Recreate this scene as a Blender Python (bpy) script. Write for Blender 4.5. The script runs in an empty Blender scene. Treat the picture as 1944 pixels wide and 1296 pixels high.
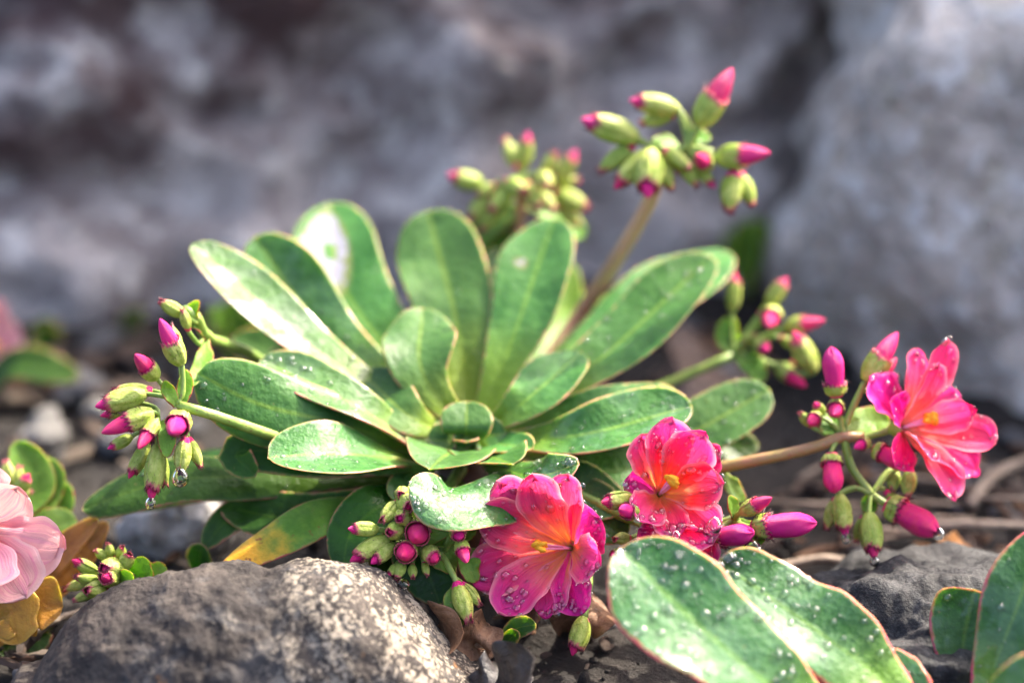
import bpy, math, random
import numpy as np
from mathutils import Vector, Matrix, Quaternion, noise as mnoise

random.seed(7)
rng = np.random.default_rng(7)
sc = bpy.context.scene

# ------------------------------------------------------------------ camera
TH = math.radians(21.0)
D = 0.60                                   # focus distance, metres
FW = np.array((0.0, math.cos(TH), -math.sin(TH)))
UP = np.array((0.0, math.sin(TH), math.cos(TH)))
RT = np.array((1.0, 0.0, 0.0))
F0 = np.array((0.0, 0.0, 0.0673))
CAM = F0 - FW * D
cd = bpy.data.cameras.new('camera')
cam = bpy.data.objects.new('camera', cd)
sc.collection.objects.link(cam)
cam.location = CAM
cam.rotation_euler = (math.radians(90) - TH, 0, 0)
cd.lens = 100
cd.sensor_width = 36
cd.clip_start = 0.01
cd.clip_end = 200
cd.dof.use_dof = True
cd.dof.focus_distance = D
cd.dof.aperture_fstop = 5.2
sc.camera = cam

# ------------------------------------------------------------------ world and sun
SUN = Vector((0.54, 0.44, 0.71)).normalized()          # towards the sun
w = bpy.data.worlds.new('World')
sc.world = w
w.use_nodes = True
nt = w.node_tree
bg = nt.nodes['Background']
sky = nt.nodes.new('ShaderNodeTexSky')
sky.sky_type = 'NISHITA'
sky.sun_disc = False
sky.sun_elevation = math.asin(SUN.z)
sky.sun_rotation = math.atan2(SUN.x, SUN.y)
sky.air_density = 0.6
sky.dust_density = 6.0
sky.ozone_density = 0.3
nt.links.new(sky.outputs[0], bg.inputs[0])
bg.inputs[1].default_value = 0.15
sd = bpy.data.lights.new('sun', 'SUN')
sd.energy = 2.4
sd.angle = math.radians(0.53)
sd.color = (1.0, 0.91, 0.76)
so = bpy.data.objects.new('sun', sd)
sc.collection.objects.link(so)
so.rotation_euler = (-SUN).to_track_quat('-Z', 'Y').to_euler()
so.location = (1, 1, 1)
vs = sc.view_settings
vs.view_transform = 'Standard'
vs.look = 'None'
vs.gamma = 1
vs.exposure = 2.5
cy = sc.cycles
cy.use_denoising = True
cy.max_bounces = 5
cy.transparent_max_bounces = 10
cy.caustics_reflective = False
cy.caustics_refractive = False
cy.sample_clamp_indirect = 4

S = 0.36 * D / 1944                        # metres per photo pixel at the focus distance


def P(px, py, d):
    k = (D + d)
    return CAM + FW * k + RT * ((px - 972) * S * k / D) + UP * ((648 - py) * S * k / D)


def G(px, py, z=0.0):
    r = FW * D + RT * ((px - 972) * S) + UP * ((648 - py) * S)
    return CAM + r * ((z - CAM[2]) / r[2])


def cdir(r, u, f):
    v = RT * r + UP * u + FW * f
    return v / np.linalg.norm(v)


def norm(v):
    v = np.asarray(v, float)
    n = np.linalg.norm(v, axis=-1, keepdims=True)
    return v / np.maximum(n, 1e-12)


# ------------------------------------------------------------------ material helpers
class NT:
    def __init__(s, name):
        s.m = bpy.data.materials.new(name)
        s.m.use_nodes = True
        s.t = s.m.node_tree
        s.out = s.t.nodes['Material Output']
        s.b = s.t.nodes['Principled BSDF']

    def n(s, typ, **kw):
        x = s.t.nodes.new('ShaderNode' + typ)
        for k, v in kw.items():
            setattr(x, k, v)
        return x

    def l(s, a, b):
        s.t.links.new(a, b)

    def val(s, sock, v):
        if hasattr(v, 'links') or isinstance(v, bpy.types.NodeSocket):
            s.l(v, sock)
        else:
            sock.default_value = v

    def mix(s, f, a, b, blend='MIX'):
        x = s.n('MixRGB', blend_type=blend)
        s.val(x.inputs[0], f)
        for i, c in ((1, a), (2, b)):
            if isinstance(c, tuple):
                x.inputs[i].default_value = (*c, 1) if len(c) == 3 else c
            else:
                s.l(c, x.inputs[i])
        return x.outputs[0]

    def math(s, op, a, b=0.0, clamp=False):
        x = s.n('Math', operation=op)
        x.use_clamp = clamp
        s.val(x.inputs[0], a)
        s.val(x.inputs[1], b)
        return x.outputs[0]

    def step(s, v, lo, hi):
        x = s.n('MapRange')
        x.interpolation_type = 'SMOOTHSTEP'
        s.val(x.inputs[0], v)
        x.inputs[1].default_value = lo
        x.inputs[2].default_value = hi
        return x.outputs[0]

    def co(s):
        return s.n('TexCoord').outputs['Object']

    def noise(s, scale, detail=4, rough=0.55, vec=None, dist=0.0):
        x = s.n('TexNoise')
        x.inputs['Scale'].default_value = scale
        x.inputs['Detail'].default_value = detail
        x.inputs['Roughness'].default_value = rough
        x.inputs['Distortion'].default_value = dist
        s.l(vec if vec is not None else s.co(), x.inputs['Vector'])
        return x.outputs[0]

    def voro(s, scale, feature='F1', vec=None):
        x = s.n('TexVoronoi', feature=feature)
        x.inputs['Scale'].default_value = scale
        s.l(vec if vec is not None else s.co(), x.inputs['Vector'])
        return x.outputs['Distance']

    def attr(s, name='lf'):
        a = s.n('Attribute', attribute_name=name)
        sp = s.n('SeparateColor')
        s.l(a.outputs['Color'], sp.inputs[0])
        return sp.outputs[0], sp.outputs[1], sp.outputs[2], a.outputs['Alpha']

    def bump(s, h, dist, strength=1.0):
        x = s.n('Bump')
        x.inputs['Strength'].default_value = strength
        x.inputs['Distance'].default_value = dist
        s.l(h, x.inputs['Height'])
        s.l(x.outputs[0], s.b.inputs['Normal'])
        return x.outputs[0]

    def set(s, **kw):
        for k, v in kw.items():
            s.val(s.b.inputs[k.replace('_', ' ')], v)
        return s


def leaf_material(name, dark, light, base_c, rim=(0.42, 0.07, 0.09), band=(0.30, 0.34, 0.13), bandw=0.7, rimw=0.24, rough=0.36, yellow=None, glaze=0.0, wet=0.0):
    m = NT(name)
    e, t, sd_, scar = m.attr()
    info = m.n('ObjectInfo').outputs['Random']
    n1 = m.noise(130, 5, 0.6)
    n2 = m.noise(520, 4, 0.6)
    c = m.mix(m.step(n1, 0.33, 0.68), dark, light)
    c = m.mix(m.math('MULTIPLY', m.step(n2, 0.5, 0.75), 0.25), c, (light[0] * 1.3, light[1] * 1.2, light[2] * 1.4))
    # faint lengthwise veins
    cmb = m.n('CombineXYZ')
    m.l(m.math('MULTIPLY', t, 3.0), cmb.inputs[0])
    m.l(m.math('MULTIPLY', sd_, 26.0), cmb.inputs[1])
    m.l(info, cmb.inputs[2])
    vein = m.noise(1.0, 2, 0.5, cmb.outputs[0], 0.3)
    c = m.mix(m.math('MULTIPLY', m.step(vein, 0.5, 0.8), 0.22), c, (dark[0] * 0.7, dark[1] * 0.75, dark[2] * 0.7))
    # the pale midrib and leaf base
    mid = m.step(m.math('ABSOLUTE', m.math('SUBTRACT', sd_, 0.5)), 0.05, 0.0)
    c = m.mix(m.math('MULTIPLY', mid, 0.35), c, base_c)
    c = m.mix(m.math('MULTIPLY', m.step(t, 0.5, 0.08), 0.85), c, base_c)
    if yellow:
        c = m.mix(m.step(m.math('ADD', t, m.math('MULTIPLY', n1, 0.5)), 0.92, 1.16), c, yellow)
        c = m.mix(m.step(m.noise(300, 4), 0.62, 0.7), c, (0.18, 0.05, 0.02))
    jit = m.math('MULTIPLY', m.math('SUBTRACT', n2, 0.5), 0.26)
    e2 = m.math('ADD', e, jit)
    c = m.mix(m.math('MULTIPLY', m.step(e2, bandw / 6, rimw / 6), 0.28), c, band)
    c = m.mix(m.math('MULTIPLY', m.step(e2, rimw * 1.5 / 6, rimw * 0.55 / 6), m.math('ADD', 0.25, m.math('MULTIPLY', m.step(n1, 0.36, 0.58), 0.75))), c, rim)
    spots = m.step(m.noise(900, 2), 0.72, 0.76)
    c = m.mix(m.math('MULTIPLY', spots, 0.5), c, (0.25, 0.16, 0.07))
    sc_ = m.step(m.math('ADD', scar, m.math('MULTIPLY', m.math('SUBTRACT', m.noise(330, 5, 0.65), 0.5), 1.1)), 0.45, 0.62)
    c = m.mix(m.math('MULTIPLY', m.step(scar, 0.25, 0.45), 0.5), c, (0.22, 0.18, 0.08))
    c = m.mix(sc_, c, (0.21, 0.21, 0.25))
    hv = m.n('HueSaturation')
    m.l(c, hv.inputs['Color'])
    m.l(m.math('ADD', 0.85, m.math('MULTIPLY', info, 0.3)), hv.inputs['Value'])
    m.l(m.math('ADD', 0.485, m.math('MULTIPLY', info, 0.025)), hv.inputs['Hue'])
    rv = m.math('ADD', rough - 0.10, m.math('MULTIPLY', m.step(n1, 0.3, 0.7), 0.2))
    m.set(Base_Color=hv.outputs[0], Roughness=rv, Specular_IOR_Level=0.17, Subsurface_Weight=0.5, Subsurface_Radius=(1.0, 1.3, 0.22), Subsurface_Scale=0.0015, Coat_Roughness=0.12)
    if wet:
        film = m.step(m.math('ADD', m.noise(95, 4, 0.6, dist=0.6), m.math('MULTIPLY', n2, 0.25)), 0.60, 0.70)
        m.set(Coat_Weight=m.math('ADD', glaze, m.math('MULTIPLY', film, wet)))
    else:
        m.set(Coat_Weight=glaze)
    h = m.math('ADD', m.math('MULTIPLY', n1, 1.0), m.math('ADD', m.math('MULTIPLY', vein, 0.10), m.math('MULTIPLY', n2, 0.34)))
    m.bump(h, 0.0012, 0.6 if wet else 0.5)
    return m.m


M = {}
LG = ((0.025, 0.092, 0.016), (0.052, 0.148, 0.030), (0.20, 0.31, 0.03))
M['leaf'] = leaf_material('rosette_leaf', *LG, glaze=0.05, rim=(0.46, 0.20, 0.13), band=(0.30, 0.36, 0.13), rimw=0.17, rough=0.46)
M['leaf_wet'] = leaf_material('wet_leaf', *LG, glaze=0.03, rim=(0.50, 0.16, 0.14), band=(0.30, 0.36, 0.13), rimw=0.2, rough=0.46, wet=0.8)
M['leaf_dark'] = leaf_material('shaded_leaf', (0.016, 0.055, 0.006), (0.032, 0.095, 0.011), (0.085, 0.16, 0.016), rim=(0.40, 0.14, 0.10), rimw=0.2)  # darker copy of the leaf green, shade under the rosette painted in
M['leaf_wax'] = leaf_material('waxy_leaf', (0.022, 0.085, 0.016), (0.050, 0.130, 0.046), (0.14, 0.25, 0.03), rim=(0.46, 0.05, 0.10), band=(0.30, 0.26, 0.10), bandw=0.9, rimw=0.42, rough=0.46, glaze=0.03, wet=0.6)
M['leaf_yellow'] = leaf_material('yellowing_leaf', (0.07, 0.16, 0.02), (0.13, 0.24, 0.03), (0.07, 0.17, 0.02), yellow=(0.75, 0.34, 0.03))
M['leaf_autumn'] = leaf_material('autumn_leaf', (0.24, 0.10, 0.015), (0.38, 0.18, 0.03), (0.22, 0.08, 0.012), rim=(0.45, 0.22, 0.06), band=(0.5, 0.28, 0.06))
M['bract'] = leaf_material('bract', (0.075, 0.17, 0.02), (0.14, 0.27, 0.035), (0.14, 0.24, 0.04), rim=(0.22, 0.03, 0.03), band=(0.22, 0.28, 0.05), bandw=0.4, rimw=0.14, rough=0.45)


def petal_material(name, ramp, edge, streak, transl=0.5, rough=0.42):
    m = NT(name)
    e, t, sd_, _ = m.attr()
    r = m.n('ValToRGB')
    els = r.color_ramp.elements
    els[0].position, els[0].color = ramp[0][0], (*ramp[0][1], 1)
    els[1].position, els[1].color = ramp[-1][0], (*ramp[-1][1], 1)
    for p_, c_ in ramp[1:-1]:
        x = els.new(p_)
        x.color = (*c_, 1)
    nn = m.noise(260, 4)
    m.l(m.math('ADD', t, m.math('MULTIPLY', m.math('SUBTRACT', nn, 0.5), 0.28)), r.inputs[0])
    c = r.outputs[0]
    cmb = m.n('CombineXYZ')
    m.l(m.math('MULTIPLY', t, 1.6), cmb.inputs[0])
    m.l(m.math('MULTIPLY', sd_, 24.0), cmb.inputs[1])
    m.l(m.n('ObjectInfo').outputs['Random'], cmb.inputs[2])
    v = m.noise(1.0, 3, 0.55, cmb.outputs[0], 0.2)
    c = m.mix(m.math('MULTIPLY', m.step(v, 0.48, 0.66), 0.45), c, streak)
    a = m.math('ABSOLUTE', m.math('SUBTRACT', sd_, 0.5))
    c = m.mix(m.math('MULTIPLY', m.step(a, 0.38, 0.5), 0.8), c, edge)
    hv = m.n('HueSaturation')
    m.l(c, hv.inputs['Color'])
    info = m.n('ObjectInfo').outputs['Random']
    m.l(m.math('ADD', 0.485, m.math('MULTIPLY', info, 0.03)), hv.inputs['Hue'])
    m.set(Base_Color=hv.outputs[0], Roughness=rough, Specular_IOR_Level=0.25)
    nb = m.bump(m.math('ADD', v, m.math('MULTIPLY', m.noise(1500, 2), 0.25)), 0.0005, 0.7)
    tr = m.n('BsdfTranslucent')
    m.l(hv.outputs[0], tr.inputs['Color'])
    m.l(nb, tr.inputs['Normal'])
    mx = m.n('MixShader')
    mx.inputs[0].default_value = transl
    m.l(m.b.outputs[0], mx.inputs[1])
    m.l(tr.outputs[0], mx.inputs[2])
    m.l(mx.outputs[0], m.out.inputs[0])
    return m.m


M['petal'] = petal_material('magenta_petal', [(0.0, (0.96, 0.50, 0.12)), (0.25, (0.96, 0.38, 0.16)), (0.45, (0.95, 0.19, 0.20)), (0.66, (0.94, 0.07, 0.24)), (1.0, (0.90, 0.05, 0.32))], (0.96, 0.36, 0.42), (0.84, 0.012, 0.20))
M['petal_red'] = petal_material('coral_petal', [(0.0, (0.96, 0.45, 0.10)), (0.28, (0.95, 0.24, 0.09)), (0.52, (0.93, 0.06, 0.09)), (0.8, (0.92, 0.035, 0.18)), (1.0, (0.90, 0.07, 0.32))], (0.96, 0.33, 0.38), (0.85, 0.016, 0.09))
M['petal_salmon'] = petal_material('salmon_petal', [(0.0, (0.94, 0.36, 0.26)), (0.3, (0.92, 0.22, 0.19)), (0.6, (0.90, 0.075, 0.22)), (1.0, (0.86, 0.03, 0.28))], (0.94, 0.24, 0.36), (0.84, 0.05, 0.20))
M['petal_violet'] = petal_material('violet_petal', [(0.0, (0.94, 0.16, 0.14)), (0.3, (0.88, 0.03, 0.22)), (0.6, (0.86, 0.014, 0.23)), (1.0, (0.84, 0.02, 0.29))], (0.92, 0.14, 0.36), (0.72, 0.006, 0.22))
M['petal_pale'] = petal_material('pale_petal', [(0.0, (0.74, 0.34, 0.28)), (0.4, (0.76, 0.34, 0.38)), (1.0, (0.78, 0.40, 0.38))], (0.82, 0.50, 0.48), (0.68, 0.16, 0.36), 0.38)

m = NT('bud_petal')
e, t, s_, _ = m.attr()
info = m.n('ObjectInfo').outputs['Random']
c = m.mix(m.step(m.noise(350, 3, vec=None), 0.35, 0.7), (0.60, 0.004, 0.11), (0.85, 0.018, 0.22))
c = m.mix(m.math('MULTIPLY', m.step(m.noise(9, 2, vec=m.co()), 0.4, 0.65), 0.5), c, (0.80, 0.05, 0.12))
c = m.mix(m.math('MULTIPLY', m.step(info, 0.45, 0.8), 0.65), c, (0.76, 0.010, 0.24))
m.set(Base_Color=c, Roughness=0.36, Specular_IOR_Level=0.32)
m.bump(m.noise(900, 3), 0.0004, 0.6)
M['bud'] = m.m

m = NT('sepal')
e, t, s_, _ = m.attr()
info = m.n('ObjectInfo').outputs['Random']
nn = m.noise(5, 4, 0.6)
c = m.mix(m.step(nn, 0.3, 0.7), (0.21, 0.29, 0.03), (0.44, 0.47, 0.12))
c = m.mix(m.math('MULTIPLY', m.step(info, 0.2, 0.9), 0.55), c, (0.25, 0.36, 0.05))
sp = m.step(m.noise(22, 2, 0.5), 0.66, 0.72)
c = m.mix(m.math('MULTIPLY', sp, 0.7), c, (0.13, 0.03, 0.03))
rim = m.step(m.math('ADD', t, m.math('MULTIPLY', m.math('SUBTRACT', m.noise(8, 3), 0.5), 0.4)), 0.80, 0.99)
c = m.mix(m.math('MULTIPLY', rim, 0.85), c, (0.48, 0.02, 0.12))
m.set(Base_Color=c, Roughness=0.45, Specular_IOR_Level=0.25)
m.bump(m.noise(14, 4), 0.0005, 0.6)
M['sepal'] = m.m

m = NT('gland_hair')
m.set(Base_Color=(0.07, 0.015, 0.02, 1), Roughness=0.5)
M['hair'] = m.m


def stem_material(name, a, b, r):
    m = NT(name)
    c = m.mix(m.step(m.noise(160, 4), 0.3, 0.7), a, b)
    c = m.mix(m.math('MULTIPLY', m.step(m.noise(1300, 2), 0.64, 0.7), 0.7), c, r)
    m.set(Base_Color=c, Roughness=0.45)
    m.bump(m.noise(700, 3), 0.0004, 0.6)
    return m.m


M['stem_green'] = stem_material('green_stem', (0.15, 0.26, 0.04), (0.26, 0.34, 0.07), (0.2, 0.04, 0.04))
M['stem_red'] = stem_material('red_stem', (0.24, 0.17, 0.05), (0.30, 0.13, 0.07), (0.25, 0.04, 0.05))
M['stem_pink'] = stem_material('pink_stem', (0.52, 0.36, 0.17), (0.54, 0.29, 0.18), (0.3, 0.12, 0.08))
M['caudex'] = stem_material('caudex', (0.09, 0.05, 0.03), (0.14, 0.08, 0.05), (0.04, 0.02, 0.02))
m = NT('filament')
m.set(Base_Color=(0.88, 0.38, 0.52, 1), Roughness=0.4)
M['filament'] = m.m
m = NT('anther')
c = m.mix(m.noise(2500, 3), (0.95, 0.36, 0.01), (0.95, 0.50, 0.02))
m.set(Base_Color=c, Roughness=0.7)
m.bump(m.noise(4000, 2), 0.0003, 0.8)
M['anther'] = m.m

# water beads: clear film with the sharp reflections of water
m = NT('dew')
tr = m.n('BsdfTransparent')
rf = m.n('BsdfRefraction')
rf.inputs['IOR'].default_value = 1.33
rf.inputs['Roughness'].default_value = 0.0
gl = m.n('BsdfGlossy')
gl.inputs['Roughness'].default_value = 0.09
fr = m.n('Fresnel')
fr.inputs['IOR'].default_value = 1.27
m1 = m.n('MixShader')
m1.inputs[0].default_value = 0.12
m.l(tr.outputs[0], m1.inputs[1])
m.l(rf.outputs[0], m1.inputs[2])
m2 = m.n('MixShader')
m.l(m.math('ADD', fr.outputs[0], 0.06, True), m2.inputs[0])
m.l(m1.outputs[0], m2.inputs[1])
m.l(gl.outputs[0], m2.inputs[2])
m.l(m2.outputs[0], m.out.inputs[0])
M['dew'] = m.m
m = NT('water')
m.set(Base_Color=(1, 1, 1, 1), Roughness=0.0, IOR=1.333, Transmission_Weight=1.0)
M['water'] = m.m


def rock_material(name, cols, scale, grain, bumpd, patch=None, dirt=None, rough=0.85):
    m = NT(name)
    a = m.noise(scale, 8, 0.62, dist=0.4)
    b = m.noise(scale * 2.7, 6, 0.6)
    g = m.noise(grain, 5, 0.7)
    c = m.mix(m.step(a, 0.40, 0.60), cols[0], cols[1])
    c = m.mix(m.step(b, 0.50, 0.63), c, cols[2])
    if patch:
        v = m.noise(scale * 1.6, 7, 0.65, dist=0.8)
        c = m.mix(m.math('MULTIPLY', m.step(v, 0.52, 0.64), 0.45), c, patch)
    c = m.mix(m.math('MULTIPLY', m.step(g, 0.52, 0.72), 0.55), c, cols[3])
    c = m.mix(m.math('MULTIPLY', m.step(g, 0.44, 0.30), 0.5), c, (cols[0][0] * 0.4, cols[0][1] * 0.4, cols[0][2] * 0.4))
    if dirt:
        c = dirt(m, c)
    m.set(Base_Color=c, Roughness=rough, Specular_IOR_Level=0.3)
    m.bump(m.math('ADD', m.math('MULTIPLY', b, 1.2), m.math('MULTIPLY', g, 0.5)), bumpd, 1.0)
    return m.m


def dirt_boulder(m, c):
    sep = m.n('SeparateXYZ')
    m.l(m.co(), sep.inputs[0])
    k = m.math('ADD', m.math('MULTIPLY', sep.outputs[2], 9.0), m.math('MULTIPLY', sep.outputs[0], -3.2))
    k = m.math('ADD', k, m.math('MULTIPLY', m.noise(14, 6, 0.6), 1.5))
    f = m.step(k, 1.10, 1.55)
    n = m.noise(38, 5, 0.6)
    return m.mix(m.math('MULTIPLY', f, m.step(n, 0.68, 0.42)), c, (0.105, 0.060, 0.055))


M['boulder'] = rock_material('slate_boulder', [(0.31, 0.25, 0.225), (0.64, 0.555, 0.50), (0.80, 0.72, 0.64), (0.74, 0.68, 0.61)], 34, 120, 0.008, patch=(0.10, 0.075, 0.08), dirt=dirt_boulder)
M['boulder_pale'] = rock_material('granite_boulder', [(0.36, 0.31, 0.265), (0.66, 0.58, 0.50), (0.70, 0.67, 0.63), (0.74, 0.72, 0.68)], 40, 140, 0.006, patch=(0.42, 0.36, 0.24))


def lichen(m, c):
    sep = m.n('SeparateXYZ')
    m.l(m.co(), sep.inputs[0])
    nz = m.noise(60, 5, 0.6)
    x = m.math('ADD', sep.outputs[0], m.math('MULTIPLY', m.math('SUBTRACT', nz, 0.5), 0.035))
    band = m.step(x, 0.000, 0.016)  # pale lichen bunched on this side, also painting in the stone's sunlit patch
    low = m.step(m.noise(85, 5, 0.6), 0.56, 0.66)
    cov = m.math('MAXIMUM', band, m.math('MULTIPLY', low, 0.3))
    warp = m.n('MixRGB')
    warp.inputs[0].default_value = 0.004
    m.l(m.co(), warp.inputs[1])
    wn = m.n('TexNoise')
    wn.inputs['Scale'].default_value = 420
    wn.inputs['Detail'].default_value = 4
    m.l(m.co(), wn.inputs['Vector'])
    m.l(wn.outputs['Color'], warp.inputs[2])
    gr = m.math('MINIMUM', m.voro(900, vec=warp.outputs[0]), m.math('MULTIPLY', m.voro(430, vec=warp.outputs[0]), 1.25))
    dots = m.step(m.math('ADD', gr, m.math('MULTIPLY', m.math('SUBTRACT', m.noise(150, 4, 0.7), 0.5), 1.5)), 0.52, 0.22)
    c2 = m.mix(m.noise(300, 4), (0.34, 0.29, 0.225), (0.19, 0.16, 0.125))
    c = m.mix(m.math('MULTIPLY', cov, dots), c, c2)
    c = m.mix(m.math('MULTIPLY', m.step(m.noise(75, 3), 0.71, 0.76), 0.6), c, (0.36, 0.15, 0.03))
    return c


m_ = rock_material('field_stone', [(0.016, 0.012, 0.011), (0.038, 0.030, 0.026), (0.056, 0.045, 0.038), (0.085, 0.072, 0.06)], 55, 620, 0.0016, patch=(0.055, 0.056, 0.06), dirt=lichen, rough=0.78)
M['stone'] = m_
M['dark_stone'] = rock_material('dark_stone', [(0.014, 0.014, 0.015), (0.028, 0.028, 0.030), (0.045, 0.045, 0.046), (0.11, 0.11, 0.10)], 60, 900, 0.0012, rough=0.7)
M['pebble'] = rock_material('pebble', [(0.30, 0.28, 0.27), (0.42, 0.40, 0.38), (0.5, 0.48, 0.46), (0.55, 0.53, 0.5)], 90, 500, 0.001)
M['pebble_grey'] = rock_material('pebble_grey', [(0.12, 0.12, 0.13), (0.2, 0.2, 0.21), (0.26, 0.25, 0.25), (0.3, 0.3, 0.3)], 90, 500, 0.001)
M['pebble_brown'] = rock_material('pebble_brown', [(0.12, 0.08, 0.06), (0.2, 0.14, 0.11), (0.27, 0.2, 0.16), (0.3, 0.24, 0.2)], 90, 500, 0.001)
m = NT('soil')
a = m.noise(60, 8, 0.7)
b = m.noise(500, 6, 0.7)
c = m.mix(m.step(a, 0.35, 0.65), (0.008, 0.005, 0.0038), (0.021, 0.0135, 0.0095))
c = m.mix(m.math('MULTIPLY', m.step(b, 0.56, 0.7), 0.7), c, (0.055, 0.040, 0.031))
m.set(Base_Color=c, Roughness=0.8)
m.bump(m.math('ADD', a, m.math('MULTIPLY', b, 0.6)), 0.004, 1.0)
M['soil'] = m.m


def litter_material(name, a, b, rough=0.6):
    m = NT(name)
    n = m.noise(180, 6, 0.65, dist=0.5)
    c = m.mix(m.step(n, 0.3, 0.7), a, b)
    c = m.mix(m.math('MULTIPLY', m.step(m.noise(800, 4), 0.55, 0.7), 0.6), c, (a[0] * 0.4, a[1] * 0.4, a[2] * 0.4))
    m.set(Base_Color=c, Roughness=rough)
    m.bump(n, 0.002, 0.8)
    return m.m


M['dead'] = litter_material('dead_leaf', (0.13, 0.055, 0.025), (0.27, 0.14, 0.07))
M['dead_grey'] = litter_material('dead_leaf_grey', (0.014, 0.011, 0.011), (0.04, 0.034, 0.034), 0.35)
M['bark'] = litter_material('bark_chip', (0.07, 0.042, 0.03), (0.17, 0.11, 0.08))
M['twig'] = litter_material('twig', (0.16, 0.11, 0.075), (0.30, 0.23, 0.17))
M['orange_chip'] = litter_material('orange_chip', (0.30, 0.12, 0.03), (0.42, 0.2, 0.06))

# ------------------------------------------------------------------ object helpers
COL = sc.collection


def link(name, me, mat, parent=None):
    if me.materials.__len__() == 0 and mat:
        for q in (mat if isinstance(mat, (list, tuple)) else (mat,)):
            me.materials.append(M[q])
    o = bpy.data.objects.new(name, me)
    COL.objects.link(o)
    if parent is not None:
        o.parent = parent
        top = parent
        while top.parent:
            top = top.parent
        o.matrix_parent_inverse = Matrix.Translation(-Vector(top['_b'])) if parent is top else Matrix()
    return o


def mesh(name, v, f, smooth=True, attr=None, mats=None):
    me = bpy.data.meshes.new(name)
    v = np.asarray(v, float)
    me.from_pydata(v.tolist(), [], f if isinstance(f, list) else f.tolist())
    if smooth:
        me.polygons.foreach_set('use_smooth', [True] * len(me.polygons))
    if attr is not None:
        a = me.attributes.new('lf', 'FLOAT_COLOR', 'POINT')
        a.data.foreach_set('color', np.asarray(attr, np.float32).ravel())
    me.update()
    return me


def thing(name, label, cat, loc, group=None):
    o = bpy.data.objects.new(name, None)
    COL.objects.link(o)
    o.empty_display_size = 0.01
    o.location = loc
    o['_b'] = [float(x) for x in loc]
    tag(o, label, cat, group)
    return o


def tag(o, label, cat, group=None):
    o['label'] = label
    o['category'] = cat
    if group:
        o['group'] = group
    return o


def spline(pts, n, warp=None):
    """Catmull-Rom through pts, n samples"""
    p = np.asarray(pts, float)
    if len(p) == 2:
        p = np.array([p[0], (p[0] + p[1]) / 2, p[1]])
    q = np.vstack([2 * p[0] - p[1], p, 2 * p[-1] - p[-2]])
    seg = len(p) - 1
    dense = []
    for i in range(seg):
        a, b, c, d_ = q[i], q[i + 1], q[i + 2], q[i + 3]
        for k in range(24):
            u = k / 24
            dense.append(0.5 * ((2 * b) + (-a + c) * u + (2 * a - 5 * b + 4 * c - d_) * u * u + (-a + 3 * b - 3 * c + d_) * u ** 3))
    dense.append(p[-1])
    dense = np.array(dense)
    L = np.r_[0, np.cumsum(np.linalg.norm(np.diff(dense, axis=0), axis=1))]
    t = np.linspace(0, 1, n) if warp is None else warp
    out = np.stack([np.interp(t * L[-1], L, dense[:, k]) for k in range(3)], 1)
    return out, t, L[-1]


def grid_faces(nu, nv, close_v=False):
    f = []
    for i in range(nu - 1):
        for j in range(nv if close_v else nv - 1):
            k = (j + 1) % nv
            f.append((i * nv + j, i * nv + k, (i + 1) * nv + k, (i + 1) * nv + j))
    return f


def tube(pts, r0, r1, n=14, seg=8, bumps=0.0):
    c, t, L = spline(pts, n)
    T = norm(np.gradient(c, axis=0))
    h = np.array((0.31, 0.52, 0.8))
    N = norm(np.cross(T, h))
    B = np.cross(T, N)
    v = []
    for i in range(n):
        r = (r0 + (r1 - r0) * t[i]) * (1 + bumps * (rng.random() - 0.5))
        for j in range(seg):
            a = 2 * math.pi * j / seg
            v.append(c[i] + (N[i] * math.cos(a) + B[i] * math.sin(a)) * r)
    f = grid_faces(n, seg, True)
    f.append(tuple(range(seg))[::-1])
    f.append(tuple((n - 1) * seg + j for j in range(seg)))
    return v, f


def stem(parent, pts, r0, r1, mat='stem_green', name='stem', n=18):
    v, f = tube(pts, r0 * 1e-3, r1 * 1e-3, n, 10, 0.08)
    return link(name, mesh(name, v, f), mat, parent)


DROP = None


def drop_verts():
    global DROP
    if DROP is None:
        nu, nv = 6, 10
        v = [(0, 0, 1.0)]
        for i in range(1, nu):
            a = math.pi * 0.62 * i / (nu - 1)
            for j in range(nv):
                b = 2 * math.pi * j / nv
                v.append((math.sin(a) * math.cos(b), math.sin(a) * math.sin(b), math.cos(a)))
        f = [(0, 1 + j, 1 + (j + 1) % nv) for j in range(nv)]
        for i in range(nu - 2):
            for j in range(nv):
                k = (j + 1) % nv
                f.append((1 + i * nv + j, 1 + (i + 1) * nv + j, 1 + (i + 1) * nv + k, 1 + i * nv + k))
        DROP = (np.array(v), f)
    return DROP


def dew_object(parent, pts, nrm, rad, name='dew'):
    dv, df = drop_verts()
    V, F = [], []
    for p, n, r in zip(pts, nrm, rad):
        n = norm(n)
        a = norm(np.cross(n, (0.3, 0.7, 0.2)))
        b = np.cross(n, a)
        sx = r * (0.85 + 0.4 * rng.random())
        sy = r * (0.85 + 0.4 * rng.random())
        q = p + dv[:, :1] * a * sx + dv[:, 1:2] * b * sy + (dv[:, 2:3] + 0.12) * n * r * 0.68
        k = len(V) * len(dv)
        V.append(q)
        F += [tuple(i + k for i in t_) for t_ in df]
    if not V:
        return None
    o = link(name, mesh(name, np.vstack(V), F), 'dew', parent)
    o['kind'] = 'stuff'
    return o


def profile(t, base=0.3, tm=0.7, tip=2.0):
    t = np.asarray(t)
    a = base + (1 - base) * (np.sin(np.clip(t / tm, 0, 1) * math.pi - math.pi / 2) * 0.5 + 0.5)
    b = np.power(np.clip(1 - np.power(np.clip((t - tm) / (1 - tm), 0, 1), tip), 0, 1), 0.5)
    return np.where(t < tm, a, b)


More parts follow.
